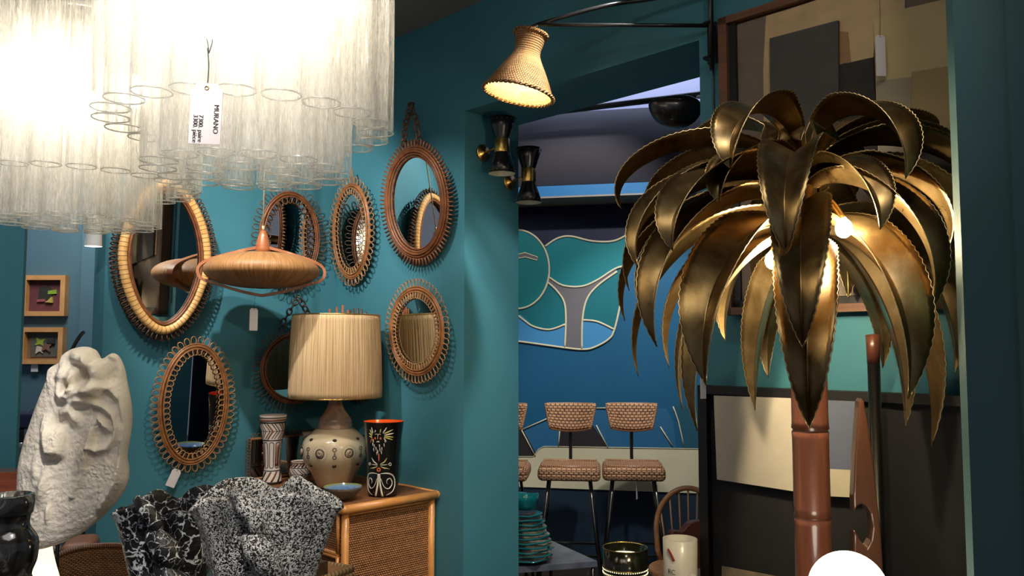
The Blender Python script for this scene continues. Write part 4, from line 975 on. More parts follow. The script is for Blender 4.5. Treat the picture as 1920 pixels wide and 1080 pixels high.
stool(1187, 'right hand wicker bar stool with backrest, a white paper tag under its seat')
stool(1068, 'middle one of three wicker bar stools with backrest and black hairpin legs')
stool(935, 'left wicker bar stool, mostly cut off by the teal doorway edge')
price_tag('thin white paper tag dangling beneath the right hand bar stool', at(1194, 903, 5.0), .02, .105, R(60), at(1194, 893, 5.02))
# ------------------------------------------------------------------ teal glass plates on the slate table
tz = at(1060, 1055, 4.45).z
tb = thing('coffee_table', 'low slate topped table with thin black legs carrying the teal plates', 'table', (.0, 4.6, 0), 0)
def g2(px, py):
    d = ray(px, py); p = O+d*((tz-1.5)/d.z); return (p.x, p.y-4.6)
c0 = g2(1120, 1052); c1_ = g2(1035, 1034); c3 = g2(1000, 1078)
c2_ = (c1_[0]-.75, c1_[1]-.15)
tp_ = [c0, (c0[0]-.22, c0[1]+.45), (c0[0]-.74, c0[1]+.27), (c0[0]-.56, c0[1]-.16)]
o = MB().slab(tp_, tz-.03, tz).build('slate_top', pm('grey_slate', srgb(92, 98, 112), .35, var=.3, scale=12, bump=.2), tb)
for x, y in tp_:
    cx_ = sum(q_[0] for q_ in tp_)/4; cy_ = sum(q_[1] for q_ in tp_)/4
    MB().tube([(x+(cx_-x)*.06, y+(cy_-y)*.06, tz-.03), (x+(cx_-x)*.06, y+(cy_-y)*.06, 0)], .01).build('leg', BLACKM, tb)
TG = NT('teal_art_glass'); TG.b.inputs['Base Color'].default_value = srgb(18, 116, 122); TG.b.inputs['Roughness'].default_value = .08; TG.b.inputs['Transmission Weight'].default_value = .08; TG.b.inputs['IOR'].default_value = 1.5; TG.b.inputs['Coat Weight'].default_value = .5
v = TG.coord('Object'); TG.bump(TG.noise(v, 40, 4), .5, .006)
pxs = at(985, 1060, 4.5); zz = tz+.001; rs = random.Random(5)
gp = thing('glass_plate', 'teal', 'plate')
nlev = 11; hh_tot = at(985, 946, 4.5).z-tz; st_ = hh_tot/(nlev+2.2)
bpy.data.objects.remove(gp)
ords = ['lowest', 'second lowest', 'third from the bottom', 'fourth from the bottom', 'fifth from the bottom', 'middle', 'fifth from the top', 'fourth from the top', 'third from the top', 'second from the top', 'topmost']
def platemesh(r, seed, h=.013):
    def md(a, z, q_, i):
        k = 1+(.05*math.sin(a*4+seed)+.03*math.sin(a*9+seed*2))*(q_/r)**2
        return (q_*k*math.cos(a), q_*k*math.sin(a), z+(.0015*math.sin(a*5+seed)*(q_/r)**3))
    return MB().lathe([(.001, 0), (r*.45, 0), (r*.8, h*.45), (r*.97, h), (r, h+.004), (r*.985, h+.009), (r*.8, h*.45+.008), (r*.4, .008), (.001, .008)], 48, mod=md, cap=False)
for i in range(nlev):
    r = .145-.055*max(0, (i-3)/7)**1.0
    o = platemesh(r, i*1.7).build('glass_plate', TG.m, None, (pxs.x-.0, pxs.y, zz+.007), (0, 0, i))
    tag(o, 'teal wavy rimmed glass plate, %s in the stack of eleven' % ords[i], 'plate', 'teal glass plates stacked on the slate table'); zz += st_
def gob(p, r, h): return None
o = MB().lathe([(.001, 0), (.05, 0), (.068, .02), (.070, .055), (.074, .075), (.071, .075), (.064, .055), (.06, .02), (.001, .01)], 40, mod=lambda a, z, q_, i: (q_*(1+.04*math.sin(3*a))*math.cos(a), q_*(1+.04*math.sin(3*a))*math.sin(a), z+(.004*math.sin(4*a) if z > .05 else 0)), cap=False).build('glass_bowl', TG.m, None, (pxs.x, pxs.y, zz+.026))
tag(o, 'small teal glass bowl crowning the stack of plates', 'bowl')
# ------------------------------------------------------------------ perforated tin, white mug, leather chair, windsor chair
tp0 = at(1172, 1026, 2.95)
TZ = .46
tbl = thing('side_table', 'low dark side table in the doorway under the perforated tin, below the frame edge', 'table', (.50, 2.93, 0), R(-45))
MB().box(-.22, .22, -.14, .022, TZ-.03, TZ).build('table_top', BLACKW, tbl)
for x in (-.20, .20):
    for y in (-.12, .0): MB().box(x-.015, x+.015, y-.015, y+.015, 0, TZ-.03).build('leg', BLACKW, tbl)
t = thing('candle_holder', 'black and gold cylindrical light with perforated bands glowing from its open top', 'candle holder', (tp0.x, tp0.y, TZ+.001))
h_ = tp0.z-TZ
CHN = pm('dark_olive_lacquer', srgb(36, 36, 22), .16, .5, coat=.6)
MB().lathe([(.001, .004), (.066, .004), (.068, h_*.55), (.074, h_*.66), (.078, h_*.7), (.079, h_), (.0765, h_), (.075, h_*.7), (.06, h_*.5), (.001, h_*.5)], 56, cap=False).build('body', CHN, t)
m = MB()
for z in (h_*.775, h_*.735): 
    for i in range(60): a = 2*PI*i/60; m.ball((.0785*math.cos(a), .0785*math.sin(a), z), .0024, seg=6, rings=4)
m.build('perforated_band', emit('lit_pinholes', (.95, .95, .6, 1), .7), t)
m = MB()
for z, r in ((h_-.001, .078), (h_*.79, .0795), (h_*.72, .079)): m.tube([(r*math.cos(a), r*math.sin(a), z) for a in [2*PI*i/48 for i in range(48)]], .0018, True, 6)
m.build('brass_line', BRASS, t)
MB().lathe([(.001, h_*.9), (.073, h_*.9), (.0735, h_*.88), (.001, h_*.88)], 40, cap=False).build('glowing_wax', emit('glowing_wax', (.93, .95, .62, 1), 1.5), t)
mp = at(1275, 1010, 2.80)
t = thing('mug', 'tall white ceramic mug with small dark writing and a handle, beside the perforated tin', 'mug', (mp.x, mp.y, TZ+.001), R(10))
h_ = mp.z-TZ; r_ = .0565
MB().lathe([(.001, 0), (r_-.004, 0), (r_, .01), (r_-.001, h_*.6), (r_+.001, h_), (r_-.004, h_+.001), (r_-.007, h_*.8), (r_-.006, .02), (.001, .015)], 48, cap=False).build('body', pm('white_ceramic', srgb(208, 202, 190), .35, var=.03, coat=.2), t)
MB().tube(smoothline([(.01, -r_+.004, h_*.70), (.012, -r_-.03, h_*.72), (.012, -r_-.036, h_*.56), (.01, -r_+.004, h_*.50)], 6), .011, seg=10).build('handle', pm('white_ceramic_handle', srgb(208, 202, 190), .35), t)
m = MB(); m.tube(smoothline([(-.054, -.028, h_-.025), (-.048, -.038, h_-.04), (-.040, -.046, h_-.062)], 4), .004, flat=.3, up=(-.6, -.8, 0)); m.build('red_mark', pm('red_glaze', srgb(150, 50, 36), .4), t)
text_mesh('RC', .022, 'lettering', INK, t, (-.056, -.030, h_-.105), Vector((-.80, -.6, 0)).to_track_quat('Z', 'Y').to_euler())
# leather shell chair
lc = at(1295, 1010, 3.6)
t = thing('leather_chair', 'chair with a rounded russet leather back below the windsor chair', 'chair', (lc.x, lc.y, 0), R(15))
LEA = pm('russet_leather', srgb(122, 60, 42), .35, var=.2, scale=6, bump=.2, coat=.2)
zt4 = at(1310, 976, 3.6).z; zb4 = zt4-.34; pl_ = [(-.10, zt4-.045), (-.05, zt4-.04), (-.015, zt4-.01), (.02, zt4), (.055, zt4-.005), (.082, zt4-.03), (.088, zt4-.08), (.088, zb4+.17), (.08, zb4+.15), (.03, zb4+.14), (-.02, zb4+.14), (-.10, zb4+.15)]
o = MB().prism([(v.x, v.y) for v in smoothline([(a, b, 0) for a, b in pl_], 4, True)], -.022, .022).build('backrest', LEA, t); mod_bevel(o, .014, 3)
o = MB().box(-.16, .16, -.32, .02, .40, .44).build('seat', LEA, t); mod_bevel(o, .015, 3)
for sx in (-1, 1):
    MB().tube([(sx*.085, 0, 0), (sx*.08, 0, zt4-.16)], .012).build('leg', BLACKM, t); MB().tube([(sx*.15, -.3, 0), (sx*.14, -.29, .41)], .012).build('leg', BLACKM, t)
wc = at(1290, 915, 4.05)
t = thing('windsor_chair', 'light wooden windsor chair with hooped spindle back beyond the doorway', 'chair', (wc.x, wc.y, 0), R(-8))
OAK = m_wood('light_bent_oak', srgb(150, 100, 62), srgb(186, 134, 90), .4, (20, 20, 20))
ztw = wc.z; a_ = .155; 
hoop = [(a_*math.cos(s_), 0, ztw-.2+.2*math.sin(s_)) for s_ in [PI*i/24 for i in range(25)]]
hoop = [(a_*.86, 0, .44), (a_*.97, 0, ztw-.30)]+hoop+[(-a_*.97, 0, ztw-.30), (-a_*.86, 0, .44)]
MB().tube(hoop, .013, seg=10).build('hoop', OAK, t)
for i in range(7):
    x = (i-3)/3.0; xt = x*.135; zt_ = ztw-.2+.2*math.sqrt(max(0, 1-(xt/a_)**2)); MB().tube([(x*.10, 0, .44), (xt, 0, zt_)], .0045, seg=6).build('spindle', pm('pale_spindle', srgb(176, 136, 100), .5) if i == 0 else bpy.data.materials['pale_spindle'], t)
o = MB().slab([(.20*math.cos(s_), -.13+.19*math.sin(s_)) for s_ in [2*PI*i/28 for i in range(28)]], .42, .45).build('seat', OAK, t); mod_bevel(o, .01)
for sx in (-1, 1):
    for y0_, y1_ in ((-.24, -.30), (-.02, .05)): MB().tube([(sx*.12, y0_, .42), (sx*.18, y1_, 0)], .013).build('leg', OAK, t)
price_tag('small white tag dangling at the left edge of the black picture frame', PW.hit(1318, 700, .10), .022, .085, R(20), PW.hit(1319, 640, .10))
# ------------------------------------------------------------------ foreground display table and what stands on it
DT = .78
dt = thing('display_table', 'dark display table in front carrying the speckled vases and the plaster head', 'table', (-.62, 1.75, 0))
o = MB().box(-.75, .42, -.68, .60, DT-.035, DT).build('table_top', BLACKW, dt); mod_bevel(o, .004)
for x in (-.72, .39):
    for y in (-.65, .57): MB().box(x-.02, x+.02, y-.02, y+.02, 0, DT-.035).build('leg', BLACKW, dt)
# speckled and crackled lava vases
def lava(name, light, dark, mode):
    s = NT(name); v = s.coord('Object')
    if mode == 'speckle':
        f = s.noise(v, 230, 2.2, .5, 1.0); g = s.noise(v, 9, 3)
        k = s.math('ADD', f, s.math('MULTIPLY', s.math('SUBTRACT', g, .5), .22)); col = s.ramp(k, [(.49, dark), (.525, light), (.8, light)])
        s.bump(k, 1.0, .006)
    else:
        vo = s.n('ShaderNodeTexVoronoi', feature='DISTANCE_TO_EDGE', i_Scale=34); nv = s.n('ShaderNodeTexNoise', i_Scale=14, i_Detail=4); s.l(v, nv.inputs['Vector'])
        mx = s.n('ShaderNodeMix', data_type='VECTOR'); mx.inputs['Factor'].default_value = .12; s.l(v, mx.inputs['A']); s.l(nv.outputs['Color'], mx.inputs['B']); s.l(mx.outputs['Result'], vo.inputs['Vector'])
        n2 = s.noise(v, 90, 3, .6); th = s.math('MULTIPLY', s.math('ADD', n2, s.noise(v, 11, 2)), .045)
        k = s.math('SUBTRACT', vo.outputs['Distance'], s.math('MULTIPLY', s.math('MAXIMUM', s.math('SUBTRACT', s.math('ADD', n2, s.noise(v, 9, 2)), .98), 0), .5)); col = s.ramp(k, [(.0, light), (.012, srgb(120, 120, 124)), (.03, dark)]); s.bump(s.noise(v, 60, 5), .8, .006)
    s.l(col, s.b.inputs['Base Color']); s.b.inputs['Roughness'].default_value = .5; return s.m
def fanvase(px, py_rim, Y, wpx, label, m, seed, lobes, rz, pinch):
    c = at(px, py_rim, Y); H_ = c.z-DT; hw = wpx/2*Y/F
    t = thing('fan_vase', label, 'vase', (c.x, c.y, DT+.001), rz)
    def rowpts(v_, inner=0):
        row = []
        for k in range(160):
            a = 2*PI*k/160; e = v_**1.25
            wx = .062+(hw-.062)*e; wy = .055+(.088-.055)*v_
            wob = 1+v_**2*(.07*math.sin(lobes*a+seed)+.05*math.sin((lobes+4)*a+2*seed))
            x = (wx-inner)*math.cos(a)*wob; y = (wy-inner)*math.sin(a)*wob
            g = math.exp(-((x-pinch*hw)/(.028))**2); y += (v_**1.5)*.050*g*(1 if math.sin(a) < 0 else .25)
            z = v_*H_+v_**4*(.006*math.cos(2.2*a+seed)+.006*math.sin(5*a+seed))-v_**4*.034*g-v_**5*.034*abs(x/hw)**3+v_**4*.010*math.sin(a)
            n_ = noise.noise(Vector((x*22, y*22, z*14+seed)))*.006+noise.noise(Vector((x*70, y*70, z*70+seed)))*.0018
            row.append((x+n_*math.cos(a), y+n_*math.sin(a)*1.4, z))
        return row
    rows = [rowpts(i/44) for i in range(45)]; inn = [rowpts(1-i/18*.8, .009) for i in range(19)]
    mb = MB(); mb.grid([[(0, 0, 0)]*160]+rows+inn+[[(0, 0, H_*.2)]*160], True); mb.build('body', m, t)
    h = MB()
    for (x, z, r, a) in ((pinch*hw*.8+.01, H_*.72, .030, .3), (pinch*hw*.8+.030, H_*.50, .032, 1.1), (pinch*hw-.02, H_*.93, .018, 0)):
        pts = smoothline([(x-.03, -.060-.02*0, z+.03), (x, -.088, z+.012), (x+.022, -.082, z-.03), (x+.03, -.062, z-.06)], 6)
        h.tube(pts, [r*(.35+.65*math.sin(PI*(i+.5)/len(pts))) for i in range(len(pts))], seg=14)
    b = len(h.v); h.v = [tuple(Vector(q_)+Vector((1, 1, 1))*noise.noise(Vector(q_)*60)*.004) for q_ in h.v]
    h.build('applied_knots', m, t); return t
WSP = srgb(222, 218, 212); BSP = srgb(18, 17, 17)
fanvase(500, 912, 1.72, 262, 'wide fan shaped lava vase densely speckled black and white, folded wavy rim', lava('black_white_speckle', WSP, BSP, 'speckle'), 1.3, 4, R(2), -.02)
fanvase(322, 930, 1.98, 190, 'smaller fan shaped black lava vase with thin white crackle veins', lava('black_crackle', srgb(205, 205, 205), BSP, 'crackle'), 4.1, 3, R(8), -.1)
# black stone totem vase
tp1 = at(25, 928, 1.28)
t = thing('stone_vase', 'black and grey marbled stone vase with bulging rings at the bottom left corner', 'vase', (tp1.x-.006, tp1.y, DT+.001))
s = NT('black_marble'); v = s.coord('Object'); f = s.noise(v, 16, 6, .65, 1.5); s.l(s.ramp(f, [(.35, srgb(20, 20, 19)), (.52, srgb(52, 50, 46)), (.62, srgb(120, 114, 104)), (.7, srgb(60, 58, 54))]), s.b.inputs['Base Color']); s.b.inputs['Roughness'].default_value = .12; s.b.inputs['Coat Weight'].default_value = .5
hT = tp1.z-DT
pf = smoothline([(.045, 0, 0), (.050, 0, .05), (.038, 0, .12), (.050, 0, .19), (.052, 0, hT-.19), (.046, 0, hT-.145), (.034, 0, hT-.125), (.041, 0, hT-.10), (.042, 0, hT-.07), (.030, 0, hT-.048), (.032, 0, hT-.030), (.034, 0, hT-.028), (.036, 0, hT-.008), (.034, 0, hT)], 5)
MB().lathe([(.001, 0)]+[(p.x, p.z) for p in pf]+[(.027, hT), (.025, hT-.03), (.001, hT-.04)], 48, mod=lambda a, z, r, i: (r*math.cos(a)*(1+.035*math.sin(3*a+z*20)), r*math.sin(a)*(1+.035*math.sin(2*a+z*14)), z), cap=False).build('body', s.m, t)
# plaster head lamp
Yh = 2.2; hc = at(150, 835, Yh)
t = thing('plaster_head_lamp', 'big oval plaster relief of an abstract face on a lit alabaster foot', 'sculpture', (hc.x, hc.y, DT+.001), R(4))
outl = [(140, 654), (163, 650), (180, 656), (192, 672), (214, 662), (229, 680), (238, 715), (247, 760), (248, 800), (242, 850), (246, 880), (243, 905), (228, 932), (205, 958), (180, 980), (155, 996), (125, 1008), (95, 1016), (72, 1012), (60, 985), (55, 950), (52, 900), (54, 860), (62, 820), (75, 775), (88, 735), (98, 708), (100, 690), (118, 678), (124, 664)]
cxp, cyp = 150, 832
S_ = Yh/F
ol = smoothline([((x-cxp)*S_, 0, -(y-cyp)*S_) for x, y in outl], 7, True)
def gs(x, y, cx, cy, sx, sy, rot=0):
    dx, dy = x-cx, y-cy; c, s_ = math.cos(rot), math.sin(rot); u, v_ = dx*c+dy*s_, -dx*s_+dy*c
    return math.exp(-(u/sx)**2-(v_/sy)**2)
def sq(x, y, cx, cy, sx, sy, rot=0, k=4):
    dx, dy = x-cx, y-cy; c, s_ = math.cos(rot), math.sin(rot); u, v_ = dx*c+dy*s_, -dx*s_+dy*c
    return math.exp(-abs(u/sx)**k-abs(v_/sy)**k)
def line_d(x, y, pts):
    b = 1e9
    for i in range(len(pts)-1):
        ax, ay = pts[i]; bx, by = pts[i+1]; L = (bx-ax)**2+(by-ay)**2; t_ = max(0, min(1, ((x-ax)*(bx-ax)+(y-ay)*(by-ay))/L)); b = min(b, math.hypot(x-ax-t_*(bx-ax), y-ay-t_*(by-ay)))
    return b
def height(x, y):
    h = 0
    # swept brow ridge joining the long right edge
    h += 15*math.exp(-(line_d(x, y, [(118, 772), (135, 752), (160, 738), (180, 725), (200, 728), (220, 748), (230, 790), (226, 850), (214, 900), (190, 945)])/9)**2)
    h += 13*math.exp(-(line_d(x, y, [(190, 662), (215, 672), (236, 720), (243, 790), (238, 860), (236, 915)])/6)**2)
    # eye
    h += 13*math.exp(-(line_d(x, y, [(174, 757), (188, 762), (204, 776), (211, 800), (208, 822), (196, 838), (176, 842), (166, 836)])/4.5)**2)
    h += 14*sq(x, y, 188, 793, 13, 6, .9, 2.4); h += 6*math.exp(-(line_d(x, y, [(178, 782), (190, 790), (200, 806)])/3)**2)
    # nose block on the left and its bridge
    h += 26*sq(x, y, 104, 826, 15, 27, -.05, 5)*(0.6+.4*(y-795)/60 if y > 795 else .6)
    h += 14*sq(x, y, 86, 812, 8, 30, 0, 3)
    h += 17*gs(x, y, 137, 780, 9, 15, -.45)
    h += 9*sq(x, y, 158, 830, 11, 50, .25, 3); h += 7*math.exp(-(line_d(x, y, [(172, 792), (160, 840), (146, 900), (135, 925)])/6)**2)
    # mouth like folds low left
    h += 14*gs(x, y, 85, 905, 9, 30, .15); h += 7*gs(x, y, 94, 960, 4, 18); h += 6*gs(x, y, 70, 880, 7, 25)
    # knotted hair on top
    for cx, cy, sx, sy, r_, k in ((150, 670, 22, 13, .3, 24), (170, 690, 12, 26, -.2, 20), (130, 705, 10, 16, .5, 18), (112, 700, 9, 14, .4, 14), (140, 732, 22, 10, -.3, 20), (168, 728, 14, 13, .4, 20), (108, 730, 7, 16, .1, 14), (120, 745, 12, 7, .2, 12), (133, 718, 7, 20, .3, 10), (155, 752, 16, 8, 0, 14)):
        h += k*sq(x, y, cx, cy, sx, sy, r_, 3.2)
    h -= 9*gs(x, y, 150, 703, 9, 12); h -= 8*gs(x, y, 196, 705, 9, 22, .3); h -= 8*gs(x, y, 120, 722, 5, 8)
    h += 1.5*noise.noise(Vector((x/26, y/26, 0)))+1.2*noise.noise(Vector((x/9, y/9, 3)))
    rg = max(0, noise.noise(Vector((x/30, y/30, 9)))+.15+.7*gs(x, y, 225, 830, 30, 90)+.4*gs(x, y, 190, 930, 40, 40)); h += rg*(3.4*noise.noise(Vector((x/4.2, y/4.2, 5)))+1.2*noise.noise(Vector((x/2, y/2, 6))))
    return h
rows = []; NR = 88; nO = len(ol)
PX = 1/S_
# finer outline
ol2 = []
for i in range(nO):
    a_, b_ = ol[i], ol[(i+1) % nO]; ol2 += [a_, a_.lerp(b_, .5)]
ol = ol2; nO = len(ol)
for i in range(NR+1):
    f = i/NR; row = []
    for p in ol:
        x, z = p.x*f, p.z*f; hx_ = x*PX+cxp; hy_ = -z*PX+cyp
        dome = .045*math.sqrt(max(0, 1-f**3.2)); hx_ -= (.03+dome)*375; hy_ += (hy_-645)*(dome+.03)/2.2; y = -.03-dome-height(hx_, hy_)*S_*1.15*min(1, (1-f)*14+.15)
        row.append((x, y, z))
    rows.append(row)
for i in range(1, 7):
    f = i/6; rows.append([(p.x*(1-.25*f**2), -.03+.06*f, p.z*(1-.25*f**2)) for p in ol])
rows.append([(0, .035, 0)]*nO)
s = NT('white_plaster'); v = s.coord('Object'); s.l(s.ramp(s.noise(v, 14, 4), [(.3, srgb(224, 212, 194)), (.7, srgb(240, 230, 214))]), s.b.inputs['Base Color']); s.b.inputs['Roughness'].default_value = .85; s.bump(s.math('ADD', s.noise(v, 110, 5), s.noise(v, 34, 4)), .55, .006)
s.b.inputs['Subsurface Weight'].default_value = .0
PLS = s.m
hz = hc.z-DT
o = MB().grid(rows, True).build('plaster_relief', PLS, t, (0, 0, hz))
al_ = at(76, 1010, Yh+.08)-Vector(t.location)
AL = NT('lit_alabaster'); AL.b.inputs['Base Color'].default_value = srgb(236, 220, 190); AL.b.inputs['Emission Color'].default_value = (1, .80, .52, 1); AL.b.inputs['Emission Strength'].default_value = 1.15; AL.bump(AL.noise(AL.coord('Object'), 40, 4), .5, .006)
MB().lathe([(.001, 0)]+[(p.x, p.z) for p in smoothline([(.075, 0, 0), (.07, 0, .06), (.052, 0, .15), (.040, 0, .22), (.034, 0, .29), (.012, 0, .33)], 4)], 28, mod=lambda a, z, r, i: (r*math.cos(a)*(1+.08*math.sin(3*a+z*20)), r*math.sin(a), z), cap=False).build('alabaster_foot', AL.m, t, (al_.x+.012, .04, 0))
MB().ball((al_.x+.0, .045, at(62, 945, Yh).z-DT), .024).build('bulb', emit('foot_bulb', (1, .88, .66, 1), 60), t)
MB().tube([(al_.x+.02, .06, .28), (0, .06, hz)], .012).build('support_rod', BLACKM, t)
# ------------------------------------------------------------------ wicker chair, rush bench, rope stool
cz = at(182, 1033, 2.95)
t = thing('wicker_chair', 'rounded brown wicker chair back rising at the bottom edge before the plaster head', 'chair', (cz.x, cz.y, 0), R(8))
WCH = m_weave('brown_chair_wicker', srgb(70, 44, 26), srgb(160, 112, 70), .016, .006, .4, 1.0)
rows = []
for i in range(17):
    v_ = i/16; row = []
    for k in range(33):
        s_ = (k/32-.5)*2; 
        z = .40+(cz.z-.40)*v_-.028*(abs(s_)**3.2)*v_; row.append((s_*(.150+.012*v_), .03-.09*s_*s_*-1*-.6+.05*v_, z))
    rows.append(row)
o = MB().grid(rows, uvs=lambda i, k: (k/32*.36, i/16*.35)).build('backrest', WCH, t); sl = o.modifiers.new('thick', 'SOLIDIFY'); sl.thickness = .012
e_ = [rows[i][0] for i in range(16)]+rows[16]+[rows[i][32] for i in range(15, -1, -1)]
MB().tube(e_, .010, seg=8).build('rim', m_wrapped('chair_rim_cane', srgb(120, 80, 48), srgb(150, 104, 64), srgb(60, 36, 20), .008, .3), t)
o = MB().box(-.17, .17, -.30, .05, .38, .42).build('seat', WCH, t); mod_bevel(o, .015)
for sx in (-1, 1):
    for y_ in (-.27, .03): MB().tube([(sx*.14, y_, .38), (sx*.16, y_*1.1, 0)], .012).build('leg', RATK, t)
bp_ = at(125, 1030, 3.5)
t = thing('leather_armchair', 'brown and black rounded leather chair back partly hidden behind the wicker chair', 'chair', (bp_.x, bp_.y, 0), R(20))
LB = pm('tan_brown_leather', srgb(126, 84, 62), .5, var=.1)
o = MB().box(-.02, .11, -.05, .16, .30, bp_.z+.03).build('backrest', LB, t); mod_bevel(o, .03, 4)
o = MB().box(-.13, .0, -.02, .10, .30, bp_.z+.02).build('dark_side_panel', BLACKM, t); mod_bevel(o, .03, 4)
o = MB().box(-.14, .12, -.20, .0, .28, .36).build('seat', LB, t); mod_bevel(o, .02)
for sx in (-.11, .09):
    for y_ in (-.18, .10): MB().tube([(sx, y_, .30), (sx, y_, 0)], .012).build('leg', BLACKM, t)
bz = at(440, 1062, 3.1).z
b0 = at(380, 1080, 2.95); 
t = thing('rush_bench', 'low bench with woven rush top and wooden edge, glimpsed between the vases and the chest', 'bench', (-1.0, 3.25, 0), R(-45+0))
MB().box(-.36, .36, -.14, .14, bz-.03, bz-.004).build('rush_top', m_weave('green_gold_rush', srgb(120, 104, 58), srgb(176, 158, 100), .02, .01), t)
m = MB()
for a_, b_ in (((-.36, -.14), (.36, -.14)), ((.36, -.14), (.36, .14)), ((.36, .14), (-.36, .14)), ((-.36, .14), (-.36, -.14))): m.tube([(a_[0], a_[1], bz-.012), (b_[0], b_[1], bz-.012)], .016)
m.build('wooden_edge', BAM, t)
for sx in (-1, 1):
    for sy in (-1, 1): MB().tube([(sx*.33, sy*.11, bz-.03), (sx*.33, sy*.11, 0)], .016).build('leg', BAM, t)
rp_ = at(588, 1075, 2.75); rzp = rp_.z
t = thing('rope_stool', 'stool wound in thick pale rope beside the wide speckled vase', 'stool', (rp_.x, rp_.y, 0), R(-30))
ROPE = m_wrapped('pale_twisted_rope', srgb(176, 142, 98), srgb(204, 172, 126), srgb(110, 82, 52), .016, .3)
m = MB()
for i in range(6):
    z = rzp+.005-i*.022; w_ = .085; m.tube([(-w_, -.07, z), (w_, -.07, z), (w_, .09, z), (-w_, .09, z)], .0115, True, 8)
m.build('rope_winding', ROPE, t); MB().box(-.075, .075, -.06, .08, rzp-.13, rzp+.01).build('seat', OAK, t)
MB().box(.045, .08, -.06, -.02, rzp-.1, rzp+.055).build('post_end', m_wood('dark_post_wood', srgb(70, 48, 34), srgb(100, 72, 52)), t)
m = MB()
for k in range(5): m.tube([(-.0+.012*k-.03, -.05, rzp+.01), (-.0+.012*k-.03, .0, rzp+.045)], .006)
m.build('rope_fringe', ROPE, t)
for sx in (-1, 1):
    for sy in (-1, 1): MB().tube([(sx*.06, .01+sy*.06, rzp-.13), (sx*.07, .01+sy*.07, 0)], .014).build('leg', OAK, t)
# ------------------------------------------------------------------ blue room on the left
def shadowbox(px, py, wpx, hpx, label, mat_in, pieces):
    c = at(px, py, BR-.001); w_, h_ = wpx*BR/F/2, hpx*BR/F/2
    t = thing('shadow_box', label, 'picture', (c.x, BR-.002, c.z)); d = .05
    m = MB().box(-w_, -w_+.03, -d, 0, -h_, h_).box(w_-.03, w_, -d, 0, -h_, h_).box(-w_+.03, w_-.03, -d, 0, -h_, -h_+.03).box(-w_+.03, w_-.03, -d, 0, h_-.03, h_)
    m.build('frame', PINE, t); MB().box(-w_+.03, w_-.03, -.012, 0, -h_+.03, h_-.03).build('backing', mat_in, t)
    for i_, (nm, col, pts) in enumerate(pieces): MB().prism([(x*w_, z*h_) for x, z in pts], -.017-.004*i_, -.0121).build(nm, pm(nm, col, .8, var=.15, scale=50), t)
    return t
PINE = m_wood('pale_pine_frame', srgb(190, 136, 84), srgb(212, 160, 106), .45, (10, 10, 10))
shadowbox(89, 555, 81, 76, 'pale pine shadow box with a burgundy mount and small collage, the upper of two', pm('burgundy_mount', srgb(98, 50, 56), .8, var=.2),
 [('dark_collage', srgb(42, 44, 36), [(-.35, -.25), (-.32, .45), (.1, .5), (.25, .3), (.3, -.3), (0, -.2)]), ('green_scrap', srgb(130, 160, 50), [(.1, .08), (.5, .1), (.48, .3), (.1, .25)]), ('pink_scrap', srgb(150, 80, 90), [(-.38, -.3), (0, -.28), (-.02, -.16), (-.38, -.18)]), ('yellow_scrap', srgb(180, 160, 80), [(.0, -.32), (.35, -.34), (.3, -.05), (.15, -.22)])])
shadowbox(85, 648, 80, 68, 'pale pine shadow box with grey mount and green star collage, the lower of two', pm('brown_mount', srgb(126, 96, 66), .8, var=.2),
 [('grey_slate', srgb(86, 86, 80), [(-.6, -.62), (.62, -.6), (.66, .62), (-.62, .66)]), ('green_star', srgb(140, 160, 50), [(-.45, .0), (-.15, .08), (.0, -.05), (-.02, .2), (.1, .4), (-.15, .3), (-.35, .45), (-.3, .2)]), ('cream_star', srgb(196, 184, 170), [(-.35, -.45), (-.15, -.3), (0, -.42), (-.05, -.1), (-.3, -.02)]), ('brown_star', srgb(120, 84, 70), [(-.05, -.3), (.15, -.2), (.35, -.35), (.3, -.08), (.45, .1), (.15, .08), (0, .0)]), ('dark_scrap', srgb(40, 40, 40), [(.15, .15), (.55, .1), (.5, .45), (.25, .35)])])
c = at(65, 688, BR-.06); price_tag('tiny white card below the lower pine shadow box', at(65, 682, BR-.03), .045, .05, 0, at(65, 680, BR-.02))
ws = at(20, 886, 3.45)
t = thing('wooden_sideboard', 'glossy reddish brown wooden board end at the far left behind the stone vase', 'sideboard', (-2.15, 3.0, 0))
zz_ = at(20, 886, 2.95).z
o = MB().box(-.25, at(53, 900, 2.95).x+2.15, -.05, .06, .0, zz_).build('body', m_wood('glossy_mahogany', srgb(108, 48, 22), srgb(146, 72, 36), .25, (3, 30, 30), .6), t); mod_bevel(o, .006)
sh_ = at(60, 880, 4.3)
t = thing('glass_shelf_cabinet', 'low dark cabinet under the suitcase and glassware at the far left', 'cabinet', (at(62, 880, 4.3).x, 4.45, 0))
MB().box(-.28, .16, -.15, .35, 0, at(60, 880, 4.3).z).build('body', m_wood('dark_red_wood', srgb(80, 40, 26), srgb(110, 60, 40), .3), t)
zc0 = at(60, 880, 4.3).z
GT = NT('tinted_clear_glass'); GT.b.inputs['Base Color'].default_value = srgb(190, 205, 215); GT.b.inputs['Roughness'].default_value = .06; GT.b.inputs['Transmission Weight'].default_value = .8; GT.b.inputs['Metallic'].default_value = .0
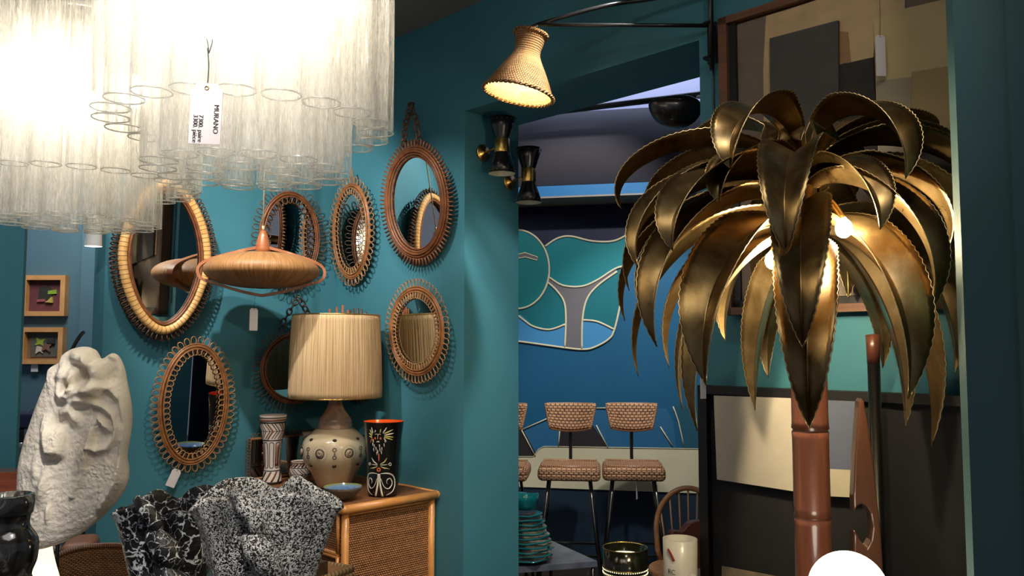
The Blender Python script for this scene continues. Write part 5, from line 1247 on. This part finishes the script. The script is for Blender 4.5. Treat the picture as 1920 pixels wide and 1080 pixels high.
for px_, r_, h_, lab, ct in ((38, .05, .12, 'clear rounded glass vessel under the suitcase, the left of two', 'glass vessel'), (72, .035, .10, 'clear rounded glass vessel under the suitcase, the right of two', 'glass vessel')):
    p = at(px_, 870, 4.42); tag(MB().lathe([(.001, 0), (r_*.7, 0), (r_, h_*.4), (r_*.6, h_*.8), (r_*.7, h_), (r_*.55, h_), (r_*.5, h_*.8), (r_*.9, h_*.4), (.001, .01)], 28, cap=False).build('glass_vessel', GT.m, None, (p.x, p.y, zc0+.001)), lab, ct)
z_s = at(50, 831, 4.6).z
t = thing('suitcase', 'dark navy hard suitcase with a bright metal clasp at the far left', 'suitcase', (at(60, 800, 4.6).x, 4.66, z_s))
NAV = pm('navy_leatherette', srgb(36, 40, 66), .5, var=.1)
o = MB().box(-.17, .14, -.05, .12, 0, .075).build('base', pm('black_leatherette', srgb(20, 20, 26), .4), t); mod_bevel(o, .008)
o = MB().box(-.17, .14, -.05, .12, .078, .165).build('lid', NAV, t); mod_bevel(o, .01)
MB().box(-.045, -.015, -.056, -.05, .03, .078).build('clasp', CHR, t); MB().tube(smoothline([(-.05, -.01, .162), (-.045, -.01, .18), (-.01, -.01, .18), (-.005, -.01, .162)], 4), .004).build('handle', CHR, t)
MB().box(-.16, .13, .0, .10, zc0-z_s, -.001).build('support_block', BLACKW, thing('suitcase_riser', 'dark block between the cabinet and the navy suitcase', 'block', (at(60, 800, 4.6).x, 4.66, z_s)))
# dark curved blade behind the plaster head
p = at(140, 650, 2.6); 
t = thing('curved_stick', 'thin black curved blade rising behind the top of the plaster head', 'sculpture', (p.x, 2.62, 0))
pts = [Vector(at(x, y, 2.62))-Vector((p.x, 2.62, 0)) for x, y in ((118, 760), (126, 680), (138, 650), (150, 630), (158, 622))]
MB().tube(smoothline([(-.03, 0, .0), (-.04, 0, .6)]+pts, 6), [.010]*12+[.009]*12+[.004]*13 if False else .006, seg=8).build('blade', BLACKM, t)
MB().lathe([(.09, 0), (.09, .015), (.01, .03)], 24).build('foot', BLACKM, t, (-.03, 0, 0))
